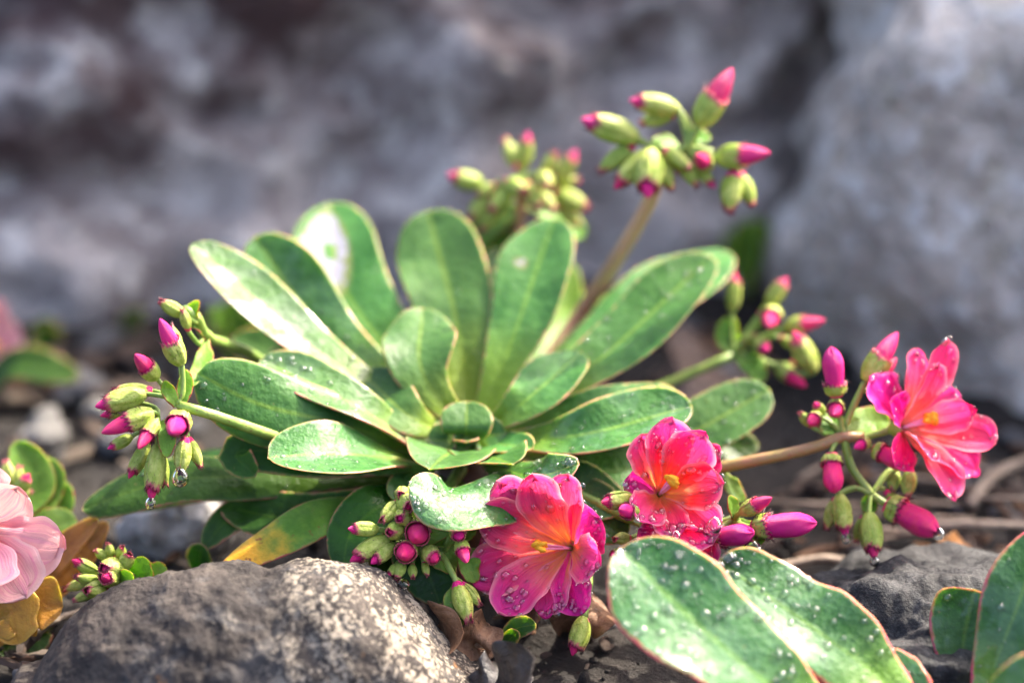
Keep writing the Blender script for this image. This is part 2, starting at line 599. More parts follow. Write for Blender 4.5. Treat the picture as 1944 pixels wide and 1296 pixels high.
def leaf(parent, ctrl, width, H=None, k=0.5, base=0.32, tm=0.68, tip=2.0, cup=0.18, th=1.3, wave=0.10, scall=0.0, mat='leaf', dew=0, dewr=(0.15, 0.7), name='leaf', scar=None, twist=0.0, seed=None, world=False, nu=36, big=()):
    """leaf with real thickness; ctrl in photo pixels + depth (or world points), width in mm"""
    pts = [np.asarray(c, float) if world else P(*c) for c in ctrl]
    uu = np.linspace(0, 1, nu)
    tt = 0.5 * uu + 0.5 * np.sin(uu * math.pi / 2)
    c, t, L = spline(pts, nu, tt)
    T = norm(np.gradient(c, axis=0))
    if H is None:
        H = np.array((0, 0, 1.0)) * (1 - k) - FW * k
    H = norm(H)
    N = norm(H - (T @ H)[:, None] * T)
    Sd = np.cross(T, N)
    if twist:
        a = (t - 0.3) * twist
        N, Sd = N * np.cos(a)[:, None] + Sd * np.sin(a)[:, None], Sd * np.cos(a)[:, None] - N * np.sin(a)[:, None]
    ph = rng.random(6) * 6.28
    if mat in ('leaf', 'leaf_wet'):
        width = width * 0.94
    w = width * 0.5e-3 * profile(t, base, tm, tip)
    wl = w * (1 + wave * 0.5 * np.sin(t * 9 + ph[0]) + scall * np.sin(t * 34 + ph[2]))
    wr = w * (1 + wave * 0.5 * np.sin(t * 8 + ph[1]) + scall * np.sin(t * 31 + ph[3]))
    asym = wave * 0.6

    def surf(i, s):
        """i may be fractional row"""
        i0 = np.clip(np.floor(i).astype(int), 0, nu - 2)
        fr_ = (i - i0)[:, None]

        def ip(A):
            return A[i0] * (1 - fr_) + A[i0 + 1] * fr_ if A.ndim == 2 else A[i0] * (1 - fr_[:, 0]) + A[i0 + 1] * fr_[:, 0]
        cc, SS, NN = ip(c), ip(Sd), ip(N)
        ww = np.where(s > 0, ip(wr), ip(wl))
        tq = ip(t)
        wv = wave * (np.sin(tq * 11 + ph[4]) * np.maximum(s, 0) ** 2 + np.sin(tq * 12.5 + ph[5]) * np.maximum(-s, 0) ** 2)
        hh = ww * (cup * s * s * (1 + asym * np.sin(ph[3])) + wv) - width * 1e-3 * 0.035 * np.exp(-(s / 0.14) ** 2)
        nn = norm(NN - SS * (2 * cup * s)[:, None])
        return cc + SS * (ww * s)[:, None] + NN * hh[:, None], nn, ww, tq

    nv = 26
    phi = 2 * math.pi * np.arange(nv) / nv
    s = np.cos(phi)
    sg = np.sign(np.sin(phi)) * np.abs(np.sin(phi)) ** 0.6
    I, Sx = np.meshgrid(np.arange(nu, dtype=float), s, indexing='ij')
    pos, nn, ww, tq = surf(I.ravel(), Sx.ravel())
    tk = th * 0.5e-3 * (0.45 + 0.55 * (1 - tq)) * np.minimum(1, ww / (width * 0.5e-3) * 1.8 + 0.1)
    pos = pos + nn * (np.tile(sg, nu) * tk)[:, None]
    dist = np.minimum((1 - np.abs(Sx.ravel())) * ww, (1 - tq) * L) * 1000
    sca = np.zeros(len(dist))
    if scar:
        t0, s0, rt, rs = scar
        e = np.sqrt(((tq - t0) / rt) ** 2 + ((Sx.ravel() - s0) / rs) ** 2)
        sca = np.clip(1.25 - e * 0.75, 0, 1)
        sca = np.where((np.abs(tq - t0 + rt * 0.05) < rt * 0.22) & (np.abs(Sx.ravel() - s0 - rs * 0.2) < rs * 0.3), 0.0, sca)
    at = np.stack([np.clip(dist / 6, 0, 1), tq, Sx.ravel() * 0.5 + 0.5, sca], 1)
    f = grid_faces(nu, nv, True)
    f.append(tuple(range(nv))[::-1])
    f.append(tuple((nu - 1) * nv + j for j in range(nv)))
    o = link(name, mesh(name, pos, f, True, at), mat, parent)
    if dew:
        ii = nu * (0.12 + 0.84 * rng.random(dew) ** 0.7)
        ii = np.clip(ii, 0, nu - 1.01)
        ss = (rng.random(dew) * 2 - 1) * 0.93
        p_, n_, w_, t_ = surf(ii, ss)
        rr = (dewr[0] + (dewr[1] - dewr[0]) * rng.random(dew) ** 6) * 1e-3
        rr = np.minimum(rr, w_ * 0.5)
        tk_ = th * 0.5e-3 * (0.45 + 0.55 * (1 - t_)) * np.minimum(1, w_ / (width * 0.5e-3) * 1.8 + 0.1) * np.power(np.sqrt(np.clip(1 - ss * ss, 0, 1)), 0.6)
        p_ = p_ + n_ * tk_[:, None]
        par = o if (o.parent and o.parent.parent is None) or o.parent is None else o.parent
        if o.parent is None:
            par = o
        d_ = dew_object(par, p_, n_, rr)
        if big:
            pass
    return o


# ------------------------------------------------------------------ petals and flowers
def petal(parent, ctrl, width, H, mat, cup=0.25, base=0.20, tm=0.68, tip=2.7, ruff=0.07, dew=0, store=None, name='petal', dewmax=0.75):
    nu, nv = 26, 15
    uu = np.linspace(0, 1, nu)
    tt = 0.55 * uu + 0.45 * np.sin(uu * math.pi / 2)
    c, t, L = spline(ctrl, nu, tt)
    T = norm(np.gradient(c, axis=0))
    H = norm(H)
    N = norm(H - (T @ H)[:, None] * T)
    Sd = np.cross(T, N)
    ph = rng.random(6) * 6.28
    w = width * 0.5e-3 * profile(t, base, tm, tip)
    s = np.linspace(-1, 1, nv)
    pos = np.zeros((nu, nv, 3))
    at = np.zeros((nu, nv, 4))
    notch = 0.05 * L * np.sin(ph[0])
    for j, sj in enumerate(s):
        pleat = 0.055 * math.cos(sj * 9.4 + ph[1] * 0.2) * np.sin(t * math.pi) ** 0.7
        r_ = ruff * (np.sin(t * 17 + ph[2] + sj * 3) * abs(sj) ** 2 + 0.8 * np.sin(sj * 5 + ph[3]) * t ** 3)
        h = w * (cup * sj * sj + r_) + width * 0.5e-3 * pleat
        ww = w * (1 + 0.035 * np.sin(t * 23 + ph[4] * (1 + (sj > 0))))
        tipn = (t ** 6) * (0.05 * math.cos(sj * 7 + ph[5]) - 0.02) * L
        pos[:, j] = c + Sd * (ww * sj)[:, None] + N * h[:, None] + T * tipn[:, None]
        at[:, j, 0] = np.clip((1 - abs(sj)) * w * 1000 / 6, 0, 1)
        at[:, j, 1] = t
        at[:, j, 2] = sj * 0.5 + 0.5
        at[:, j, 3] = 1
    o = link(name, mesh(name, pos.reshape(-1, 3), grid_faces(nu, nv), True, at.reshape(-1, 4)), mat, parent)
    if dew and store is not None:
        for q in range(dew):
            i = int(nu * (0.25 + 0.74 * rng.random() ** 0.6))
            j = rng.integers(0, nv)
            i = min(i, nu - 1)
            store.append((pos[i, j] + (rng.random(3) - 0.5) * 3e-4, N[i], (0.20 + (dewmax - 0.20) * rng.random() ** 3) * 1e-3))
    return o


def flower(plant, basept, axis, petals, mats, Lst=8, stalk=None, dew=12, dewmax=0.75, stamens=7, spread=0.25, wscale=1.0, stdir=None, face=0.5):
    """basept in px+depth; petals: (tip x, tip y, depth offset mm, width mm, flare, mat index)"""
    B = P(*basept)
    A = cdir(*axis)
    # receptacle with its green calyx: the flower's own mesh
    q = Vector(A).to_track_quat('Z', 'Y').to_matrix()
    R = np.array(q)
    v = []
    n, sg = 10, 14
    for i in range(n):
        a = i / (n - 1)
        r = (0.6 + 1.9 * math.sin(a * 1.45)) * 1e-3 * (1 if a < 0.99 else 0.9)
        z = (-3.4 + 3.6 * a) * 1e-3
        for j in range(sg):
            b = 2 * math.pi * j / sg
            jag = 0.0007 * (j % 2) if i == n - 1 else 0
            v.append(B + R @ np.array((r * math.cos(b), r * math.sin(b), z + jag)))
    f = grid_faces(n, sg, True)
    f.append(tuple(range(sg))[::-1])
    at = np.tile((1, 0.5, 0.5, 0), (len(v), 1))
    fl = link('flower', mesh('flower', v, f, True, at), 'sepal', plant)
    fl_base = np.array(fl.parent['_b'])
    store = []
    for pi_, (tx, ty, dz, wd, flare, mi) in enumerate(petals):
        tip = P(tx, ty, basept[2] + dz * 1e-3 + (0.0011 if pi_ % 2 else -0.0008))
        Lp = np.linalg.norm(tip - B)
        mid = B + (tip - B) * 0.48 + A * Lp * flare
        rad = tip - B
        rad = rad - A * (rad @ A)
        Hn = A * 0.7 - FW * face - norm(rad) * 0.2
        petal(fl, [B + norm(rad) * 0.0006, mid, tip], wd * wscale * 1.03, Hn, mats[mi], cup=0.20 + 0.22 * rng.random(), dew=dew, store=store, dewmax=dewmax)
    SA = A if stdir is None else cdir(*stdir)
    for k in range(stamens):
        d_ = norm(SA + (rng.random(3) - 0.5) * spread)
        e = B + d_ * Lst * 1e-3 * (0.8 + 0.3 * rng.random())
        v1, f1 = tube([B, (B + e) / 2 + (rng.random(3) - 0.5) * 4e-4, e], 0.00028, 0.00016, 7, 6)
        v1 = np.array(v1)
        na = 8
        av, af = [], []
        u2 = norm(np.cross(d_, rng.random(3)))
        u3 = np.cross(d_, u2)
        for i in range(6):
            a = math.pi * i / 5
            for j in range(na):
                b = 2 * math.pi * j / na
                lob = 1 + 0.3 * math.cos(2 * b)
                av.append(e + u2 * math.cos(a) * 1.35e-3 + (d_ * math.cos(b) + u3 * math.sin(b)) * math.sin(a) * 0.80e-3 * lob)
        af = [tuple(i + len(v1) for i in q_) for q_ in grid_faces(6, na, True)]
        me = mesh('stamen', np.vstack([v1, av]), f1 + af)
        me.materials.append(M['filament'])
        me.materials.append(M['anther'])
        for pi in range(len(f1), len(f1) + len(af)):
            me.polygons[pi].material_index = 1
        link('stamen', me, None, fl)
    if store:
        dew_object(fl, [x[0] for x in store], [x[1] for x in store], [x[2] for x in store])
    if stalk:
        stem(plant, [P(*x) for x in stalk] + [B - A * 0.003], 0.75, 0.85, 'stem_green', 'flower_stalk')
    return fl


# ------------------------------------------------------------------ buds (shared meshes, unit length)
BUDM = {}


def bud_meshes(kind, var):
    key = (kind, var)
    if key in BUDM:
        return BUDM[key]
    r_ = np.random.default_rng(hash((kind == 'cone', kind == 'tip', kind == 'long', var)) % 1000)
    hs = {'tip': 0.80, 'cone': 0.50, 'long': 0.26, 'green': 0.97}[kind]
    rw = {'tip': 0.25, 'cone': 0.24, 'long': 0.17, 'green': 0.25}[kind]
    # petals: a furled teardrop with overlapping folds
    nu, nv = 18, 30
    v, at = [], []
    top = 1.0 if kind != 'green' else 0.9
    for i in range(nu):
        a = i / (nu - 1)
        z = top * (1 - (1 - a) ** 1.35) if kind != 'long' else top * a
        zz = z / top
        if kind == 'long':
            r = rw * (0.62 + 0.75 * math.sin(min(zz * 1.25, 1) * 1.7) * 0.55) * (1 - max(0, (zz - 0.62) / 0.38) ** 2.2) ** 0.6 if zz < 1 else 0.012
        else:
            r = rw * 0.93 * (math.sin(math.pi * min(1, 0.08 + zz * 0.92) ** 0.85) ** 0.62 if zz < 0.5 else (1 - ((zz - 0.42) / 0.58) ** 2.0) ** 0.72 if zz < 1 else 0.01)
        for j in range(nv):
            b = 2 * math.pi * j / nv
            fold = ((b * 4 / (2 * math.pi) + zz * 0.55 + var * 0.3) % 1.0)
            rr = r * (1 + 0.09 * (fold - 0.5) * (1 if zz > 0.15 else 0)) + 0
            rag = 0.03 * math.sin(b * 5 + var) * max(0, zz - 0.8) / 0.2 if kind == 'long' else 0
            v.append((rr * math.cos(b), rr * math.sin(b), z + rag))
            at.append((1, zz, j / nv, 0))
    f = grid_faces(nu, nv, True)
    f.append(tuple(range(nv))[::-1])
    f.append(tuple((nu - 1) * nv + j for j in range(nv)))
    me_p = mesh('bud', v, f, True, at)
    me_p.materials.append(M['bud'])
    # sepal: a cupped shell round half the bud, toothed at the lip, with gland hairs
    seps = []
    for side in range(2):
        nu, nv = 12, 19
        v, at = [], []
        for layer in range(2):
            off = 0.030 if layer == 0 else 0.004
            for i in range(nu):
                a = i / (nu - 1)
                for j in range(nv):
                    u = j / (nv - 1) * 2 - 1
                    b = u * math.radians(108) + math.pi * side
                    lip = hs * (1 - 0.16 * u * u)
                    tooth = 0.05 * (1 if j % 2 else -0.2) * (0.5 + r_.random()) * a ** 8
                    z = lip * (1 - (1 - a) ** 1.2) + tooth
                    zz = min(z / top, 1)
                    if kind == 'long':
                        r = rw * (0.66 + 0.5 * math.sin(zz * 1.5)) * (math.sin(min(1, 0.05 + a * 2) * 1.57)) ** 0.6
                    elif kind == 'green':
                        r = rw * (math.sin(math.pi * (0.05 + zz * 0.87)) ** 0.7)
                    else:
                        r = rw * (math.sin(math.pi * min(1, 0.08 + zz * 0.92) ** 0.85) ** 0.62 if zz < 0.5 else (max(0, 1 - ((zz - 0.42) / 0.58) ** 2.0)) ** 0.72 + 0.03)
                    rr = r + (off + 0.018 * side) * min(1, a * 4) + 0.012 * a * math.sin(u * 7)
                    keel = 1 + (0.08 * math.exp(-(u / 0.2) ** 2) + 0.05 * math.cos(u * 13 + var)) * math.sin(a * 3.1)
                    v.append((rr * keel * math.cos(b), rr * keel * math.sin(b), z - 0.02 * (1 - a)))
                    at.append((1, a, j / nv, 0))
        f = grid_faces(nu, nv)
        n0 = nu * nv
        f += [tuple(x + n0 for x in q[::-1]) for q in grid_faces(nu, nv)]
        for j in range(nv - 1):
            f.append(((nu - 1) * nv + j, (nu - 1) * nv + j + 1, n0 + (nu - 1) * nv + j + 1, n0 + (nu - 1) * nv + j))
        for i in range(nu - 1):
            f.append((i * nv, (i + 1) * nv, n0 + (i + 1) * nv, n0 + i * nv))
            f.append((i * nv + nv - 1, n0 + i * nv + nv - 1, n0 + (i + 1) * nv + nv - 1, (i + 1) * nv + nv - 1))
        nf = len(f)
        va = np.array(v)
        hv = []
        nh = 0
        base_n = len(v)
        for q in range(34):
            i = int(nu * r_.random() ** 0.45)
            if q < 20:
                i = nu - 1
            i = min(i, nu - 1)
            j = r_.integers(0, nv)
            p = va[i * nv + j]
            out = np.array((p[0], p[1], 0.0))
            out = out / max(np.linalg.norm(out), 1e-6)
            d_ = out * (0.8 if i < nu - 1 else 0.45) + np.array((0, 0, 0.35 if i < nu - 1 else 0.8)) + (r_.random(3) - 0.5) * 0.5
            d_ /= np.linalg.norm(d_)
            ln = 0.055 + 0.05 * r_.random()
            a_ = np.cross(d_, (0.2, 0.5, 0.7))
            a_ /= np.linalg.norm(a_)
            b_ = np.cross(d_, a_)
            rr = 0.009
            hv += [p + a_ * rr, p - a_ * 0.5 * rr + b_ * rr, p - a_ * 0.5 * rr - b_ * rr, p + d_ * ln]
            k = base_n + nh * 4
            f += [(k, k + 1, k + 3), (k + 1, k + 2, k + 3), (k + 2, k, k + 3)]
            nh += 1
        allv = np.vstack([va, hv])
        at = np.vstack([at, np.tile((1, 1, 0, 0), (len(hv), 1))])
        me = mesh('sepal', allv, f, True, at)
        me.materials.append(M['sepal'])
        me.materials.append(M['hair'])
        for q in range(nf, len(f)):
            me.polygons[q].material_index = 1
        seps.append(me)
    BUDM[key] = (me_p, seps)
    return BUDM[key]


NB = [0]
FAT = {'tip': 0.73, 'cone': 0.76, 'long': 0.88, 'green': 0.73}


def bud(plant, kind, b, t, fat=1.0, j=None, sag=None, mat='stem_green', r=0.5, drop=None):
    """b, t = base and tip in px+depth; j = junction (px+depth) where its stalk starts"""
    NB[0] += 1
    pb, pt = P(*b), P(*t)
    ax = pt - pb
    L = np.linalg.norm(ax)
    mp, seps = bud_meshes(kind, NB[0] % 3)
    o = link('bud', mp, None, plant)
    q = Vector(ax).to_track_quat('Z', 'Y')
    q = q @ Quaternion((0, 0, 1), rng.random() * 6.28)
    o.matrix_basis = Matrix.LocRotScale(Vector(pb), q, Vector((L * fat * FAT[kind], L * fat * FAT[kind], L)))
    for me in seps:
        s_ = bpy.data.objects.new('sepal', me)
        COL.objects.link(s_)
        s_.parent = o
    if drop:
        rd = drop * 1e-3
        c = pt - np.array((0, 0, rd * 0.25)) - FW * 0.0002
        water_drop(plant, c, rd)
    if j is not None:
        pj = P(*j) if not isinstance(j, np.ndarray) else j
        dist = np.linalg.norm(pb - pj)
        mid = (pj + pb) / 2 - norm(ax) * dist * 0.22 + (np.array(sag) * 1e-3 if sag else 0)
        v, f = tube([pj, mid, pb - norm(ax) * 0.0004, pb + norm(ax) * L * 0.04], r * 1e-3 * 1.1, r * 1e-3, 10, 8, 0.1)
        link('stalk', mesh('stalk', v, f), mat, plant)
    return o


def water_drop(parent, c, r, squash=1.15):
    nu, nv = 14, 20
    v = []
    for i in range(nu):
        a = math.pi * i / (nu - 1)
        for j in range(nv):
            b = 2 * math.pi * j / nv
            z = math.cos(a)
            rr = math.sin(a) * (1 - 0.22 * max(0, z))
            v.append(np.asarray(c) + r * np.array((rr * math.cos(b), rr * math.sin(b), z * squash)))
    o = link('water_drop', mesh('water_drop', v, grid_faces(nu, nv, True)), 'water', parent)
    return o


def fbm(p, sc_, oc=5, off=(0, 0, 0)):
    return mnoise.fractal(Vector((p[0] * sc_ + off[0], p[1] * sc_ + off[1], p[2] * sc_ + off[2])), 1.0, 2.0, oc)


def rock(name, loc, rad, amp, freq, seed, mat, sub=(90, 60), flat=0.0, ridges=0.0, fine=0.0):
    nv, nu = sub
    v = []
    off = (seed * 3.1, seed * 1.7, seed * 2.3)
    r0 = min(rad)
    for i in range(nu):
        a = math.pi * i / (nu - 1)
        for j in range(nv):
            b = 2 * math.pi * j / nv
            d_ = np.array((math.sin(a) * math.cos(b), math.sin(a) * math.sin(b), math.cos(a)))
            dd = np.sign(d_) * np.abs(d_) ** (1 - flat)
            p = dd * np.array(rad)
            h = fbm(d_, freq, 5, off) * amp * r0
            if ridges:
                h += -abs(fbm(d_, freq * 1.7, 4, (off[1], off[2], off[0]))) * ridges * r0
            if fine:
                h += fbm(p, 160, 4, off) * fine
            v.append(p + d_ * h)
    me = mesh(name, v, grid_faces(nu, nv, True))
    o = link(name, me, mat)
    o.location = loc
    return o


# ================================================================== SETTING
# ground: one sheet, finely modelled round the plants, running out to the horizon
nx, ny = 260, 240
ux = np.linspace(-1, 1, nx)
xs = 0.32 * ux + 60 * np.sign(ux) * np.abs(ux) ** 15
uy = np.linspace(-1, 1, ny)
ys = 0.06 + 0.30 * uy + 60 * np.sign(uy) * np.abs(uy) ** 15
v = []
for y in ys:
    for x in xs:
        if abs(x) < 2 and abs(y) < 2:
            z = fbm((x, y, 0), 22, 5) * 0.004 + max(0, fbm((x, y, 3), 110, 4)) * 0.004 - 0.002
            z += 0.010 * max(0.0, min(1.0, (y - 0.10) / 0.1)) * 0
        else:
            z = -0.002
        v.append((x, y, z))
f = []
for i in range(ny - 1):
    for j in range(nx - 1):
        f.append((i * nx + j, i * nx + j + 1, (i + 1) * nx + j + 1, (i + 1) * nx + j))
g = link('ground', mesh('ground', v, f), 'soil')
g['kind'] = 'structure'

b1 = rock('boulder', (-0.10, 0.355, -0.02), (0.285, 0.19, 0.25), 0.30, 1.6, 3, 'boulder', (240, 150), 0.12, 0.22, 0.005)
tag(b1, 'long grey boulder stained dark brown on top, behind the green rosette', 'boulder')
b2 = rock('boulder', (0.278, 0.268, -0.03), (0.215, 0.190, 0.29), 0.26, 1.5, 11, 'boulder_pale', (220, 150), 0.10, 0.12, 0.005)
tag(b2, 'pale speckled grey boulder rising behind the salmon flower', 'boulder')

# front stone: its outline follows the low hump with a dip in the crest
contour = [(40, 1330), (66, 1296), (95, 1240), (130, 1190), (180, 1145), (240, 1112), (330, 1086), (440, 1072), (500, 1084), (560, 1068), (640, 1062), (690, 1072), (740, 1108), (780, 1168), (830, 1232), (890, 1294), (925, 1335)]
dst = -0.006
cx = np.array([P(a, b, dst)[0] for a, b in contour])
cz = np.array([P(a, b, dst)[2] for a, b in contour])
x0, x1 = cx[0] - 0.003, cx[-1] + 0.003
xm, hx = (x0 + x1) / 2, (x1 - x0) / 2
ysn = P(600, 1080, dst)[1] - 0.007
v = []
nu, nv = 300, 220
for i in range(nu):
    a = math.pi * i / (nu - 1)
    xx = xm - hx * math.cos(a)
    top = np.interp(xx, np.r_[x0, cx, x1], np.r_[0.0, cz, 0.0]) + 0.0012
    top = max(top, 0.004) * min(1.0, math.sin(a) * 3.5 + 0.02)
    ry = 0.026 * math.sin(a) ** 0.6 + 1e-4
    for j in range(nv):
        b = 2 * math.pi * j / nv
        cb, sb = math.cos(b), math.sin(b)
        zz = sb * top if sb > 0 else sb * 0.008
        yy = ysn + math.copysign(abs(cb) ** 0.8, cb) * ry * (1 if cb < 0 else 0.8)
        p = np.array((xx, yy, zz))
        d_ = norm(np.array((-math.cos(a) * 0.6, cb, sb)))
        h = fbm(p, 45, 3) * 0.0022 + fbm(p, 230, 3) * 0.0007 + fbm(p, 900, 3) * 0.00032
        k = math.sin(a)
        v.append(p + d_ * h * k)
v = np.array(v)
so_ = Vector((xm, ysn, 0))
st = link('stone', mesh('stone', v - np.array(so_), grid_faces(nu, nv, True)), 'stone')
st.location = so_
tag(st, 'weathered grey stone with a crust of pale lichen, below the small buds', 'stone')

# dark stone at the right, between the waxy leaves and the upright leaves
c = G(1790, 1200, 0.004)
dsn = rock('stone', (c[0], c[1] - 0.002, 0.002), (0.036, 0.030, 0.017), 0.25, 1.8, 21, 'dark_stone', (150, 90), 0.1, 0.1, 0.0008)
tag(dsn, 'dark charcoal stone beside the upright red-edged leaves', 'stone')
c = G(325, 1028, 0.003)
wsn = rock('stone', (c[0], c[1] + 0.006, 0.004), (0.013, 0.008, 0.011), 0.25, 1.6, 31, 'pebble', (60, 40))
tag(wsn, 'small whitish stone in the shade under the old leaves', 'stone')

# ================================================================== MAIN PLANT
C = P(885, 850, 0.035)
base = np.array((C[0], C[1] + 0.004, 0.0))
A = thing('flowering_plant', 'broad green rosette plant with magenta and coral flowers and pink-tipped buds', 'plant', base)
v, f = tube([base - np.array((0, 0, 0.006)), base + np.array((0.001, 0, 0.012)), C - np.array((0, 0, 0.003))], 0.010, 0.007, 12, 14, 0.15)
link('crown_stem', mesh('crown_stem', v, f), 'caudex', A)


def cb(dx=0, dy=0, dd=0.0):
    return (885 + dx, 850 + dy, 0.035 + dd)


# back and side leaves, outermost first: (base, mid, tip), width mm
leaf(A, [cb(60, -40, .012), (1130, 650, .062), (1385, 478, .085)], 21, H=np.array((-0.35, -0.5, 0.7)), tm=.72, cup=.12, dew=20, mat='leaf')
leaf(A, [cb(-30, -50, .012), (660, 560, .064), (626, 385, .082)], 24, k=.6, tm=.70, cup=.10, scar=(.79, -.22, .17, .50), dew=10, seed=1)
leaf(A, [cb(15, -50, .014), (935, 640, .062), (955, 470, .08)], 15, k=.6, mat='leaf_dark')
leaf(A, [cb(5, -50, .010), (868, 620, .056), (812, 400, .078)], 22.5, H=np.array((-0.08, -0.65, 0.55)), tm=.68, cup=.12, tip=2.3, dew=14)
leaf(A, [cb(30, -45, .008), (975, 640, .05), (1052, 413, .070)], 19.5, H=np.array((-0.22, -0.6, 0.6)), tm=.70, cup=.12, dew=18, scar=(.74, -.45, .035, .12))
leaf(A, [cb(55, -30, .006), (1130, 690, .044), (1352, 486, .060)], 19, H=np.array((-0.38, -0.55, 0.66)), tm=.70, cup=.14, dew=110, dewr=(.2, 1.0))
leaf(A, [cb(-45, -40, .006), (625, 640, .050), (482, 450, .062)], 19, k=.5, tm=.72, cup=.15, dew=40, twist=-.2, mat='leaf_wet')
leaf(A, [cb(-60, -30, .0), (580, 650, .038), (366, 462, .046)], 17, H=np.array((0.34, -0.34, 0.88)), tm=.74, cup=.22, dew=90, dewr=(.15, .8), wave=.05, mat='leaf_wet')
leaf(A, [cb(-12, -40, .0), (800, 700, .034), (802, 585, .048)], 17, k=.6, tm=.66, cup=.15, wave=.14)
leaf(A, [cb(30, -30, .0), (1000, 760, .030), (1104, 668, .042)], 14.5, H=np.array((-0.3, -0.55, 0.66)), tm=.62, cup=.16)
leaf(A, [cb(-35, -25, .0), (770, 785, .028), (685, 705, .04)], 13, k=.55, tm=.62, cup=.16)
leaf(A, [cb(40, -5, .0), (1110, 825, .024), (1314, 770, .026)], 17, H=np.array((-0.12, -0.42, 0.85)), tm=.72, cup=.30, dew=170, dewr=(.15, .55), wave=.08, mat='leaf_wet')
leaf(A, [cb(40, 5, .006), (1230, 850, .040), (1462, 740, .046)], 16, H=np.array((-0.2, -0.6, 0.7)), tm=.76, cup=.10, tip=3.2, dew=50, dewr=(.2, .9))
leaf(A, [cb(30, -14, .004), (1060, 800, .034), (1290, 752, .038)], 14, k=.5, tm=.7, cup=.1, dew=40)
leaf(A, [cb(-60, 20, .0), (680, 775, .022), (494, 682, .028)], 15, H=np.array((0.30, -0.30, 0.88)), tm=.74, cup=.30, dew=100, dewr=(.15, .9), wave=.08, th=1.6, mat='leaf_wet')
leaf(A, [cb(-60, 14, .0), (650, 806, .020), (490, 766, .014), (374, 708, .012)], 19, H=np.array((-0.12, -0.75, 0.62)), tm=.70, cup=-.14, dew=60, dewr=(.15, .8), mat='leaf', tip=2.4, wave=.12, base=.25)
leaf(A, [cb(-70, 32, -.002), (650, 862, .010), (508, 868, .004)], 18, H=np.array((0.16, -0.30, 0.94)), tm=.66, cup=.28, dew=150, dewr=(.12, .7), tip=2.6, base=.15, wave=.06, mat='leaf_wet')
leaf(A, [cb(0, -18, -.004), (885, 812, .026), (886, 762, .030)], 12.5, k=.7, tm=.55, cup=.12, wave=.03)
leaf(A, [cb(-5, 5, .002), (850, 862, .018), (815, 890, .008)], 21, H=np.array((0.05, -0.1, 1)), tm=.55, cup=.20, base=.5, dew=12, wave=.04)
leaf(A, [cb(10, 5, .002), (930, 868, .020), (975, 880, .010)], 18, H=np.array((0, -0.1, 1)), tm=.55, cup=.25, base=.5, dew=8, wave=.05)
leaf(A, [cb(20, 0, .002), (950, 845, .026), (1012, 850, .020)], 10, k=.3, tm=.6, cup=.25, base=.5)
leaf(A, [cb(15, 22, -.006), (1010, 905, .010), (1100, 880, .006)], 13.5, H=np.array((0.1, -0.34, 0.92)), tm=.66, cup=.20, dew=70, dewr=(.2, 1.0), base=.25, mat='leaf_wet')
# small upright leaves packed round the heart
for tx, ty, td, wd in ((838, 792, .034, 9.5), (934, 790, .034, 9.5), (812, 835, .028, 9), (962, 822, .029, 9), (862, 822, .027, 7), (908, 824, .027, 7), (885, 838, .023, 6.5)):
    leaf(A, [cb((tx - 885) * .25, 2, -.006), ((tx + 885) / 2, (ty + 850) / 2 - 4, (td + .035) / 2 - .003), (tx, ty, td)], wd, H=np.array((-(tx - 885) * .004, -.6, .7)), tm=.6, base=.55, cup=.2, wave=.05)
# dewy leaf in front, its edge wavy
leaf(A, [cb(70, 40, -.01), (985, 925, .012), (880, 960, .002), (775, 922, -.003)], 16, H=np.array((0.20, -0.40, 0.88)), tm=.62, cup=-.10, dew=260, dewr=(.10, .75), base=.4, wave=.22, tip=2.4, mat='leaf_wet')
# old leaves beneath, most with shade painted into their green
leaf(A, [cb(-80, 60, -.004), (460, 905, .024), (300, 918, .024), (155, 968, .022)], 12.5, H=np.array((0, -0.5, .8)), tm=.72, mat='leaf_dark', cup=-.1, dew=10)
leaf(A, [cb(-70, 60, .0), (520, 880, .04), (250, 935, .036), (215, 975, .03)], 14, H=np.array((0, -0.5, .8)), tm=.66, mat='leaf_dark', cup=-.1)
leaf(A, [cb(-70, 80, -.006), (620, 975, .014), (500, 1035, .010), (415, 1088, .008)], 9.5, H=np.array((-0.1, -0.5, .8)), tm=.66, mat='leaf_yellow', cup=-.15, wave=.15)
leaf(A, [cb(-60, 60, .0), (700, 960, .02), (560, 985, .02), (420, 960, .026)], 12, H=np.array((0, -0.6, .7)), mat='leaf_dark')
leaf(A, [cb(-60, 60, .0), (560, 945, .026), (445, 980, .024), (385, 1040, .024)], 10, H=np.array((-.3, -0.6, .7)), mat='leaf_dark')
leaf(A, [cb(-40, 60, -.004), (740, 950, .014), (668, 1010, .010), (650, 1085, .008)], 12, H=np.array((-0.4, -0.8, .5)), mat='leaf_dark', cup=.1)
leaf(A, [cb(-60, 60, -.008), (772, 930, .016), (748, 950, .012)], 10, H=np.array((-0.2, -0.8, .5)), mat='leaf', cup=.1, base=.5)
leaf(A, [cb(-20, 70, -.006), (800, 1020, .014), (835, 1148, .010)], 13, H=np.array((0.1, -0.9, .4)), mat='leaf_dark', cup=.1, dew=14, dewr=(.2, .6))
leaf(A, [cb(-10, 60, -.004), (760, 1020, .02), (745, 1125, .014)], 12, H=np.array((0.1, -0.9, .4)), mat='leaf_dark', cup=.1)
leaf(A, [cb(60, 40, .004), (1100, 900, .030), (1255, 880, .034)], 15, H=np.array((0.1, -0.6, .75)), mat='leaf_dark', cup=.1)
leaf(A, [cb(50, 50, .002), (1060, 925, .022), (1190, 960, .020)], 14, H=np.array((0.1, -0.6, .75)), mat='leaf_dark', cup=.1)
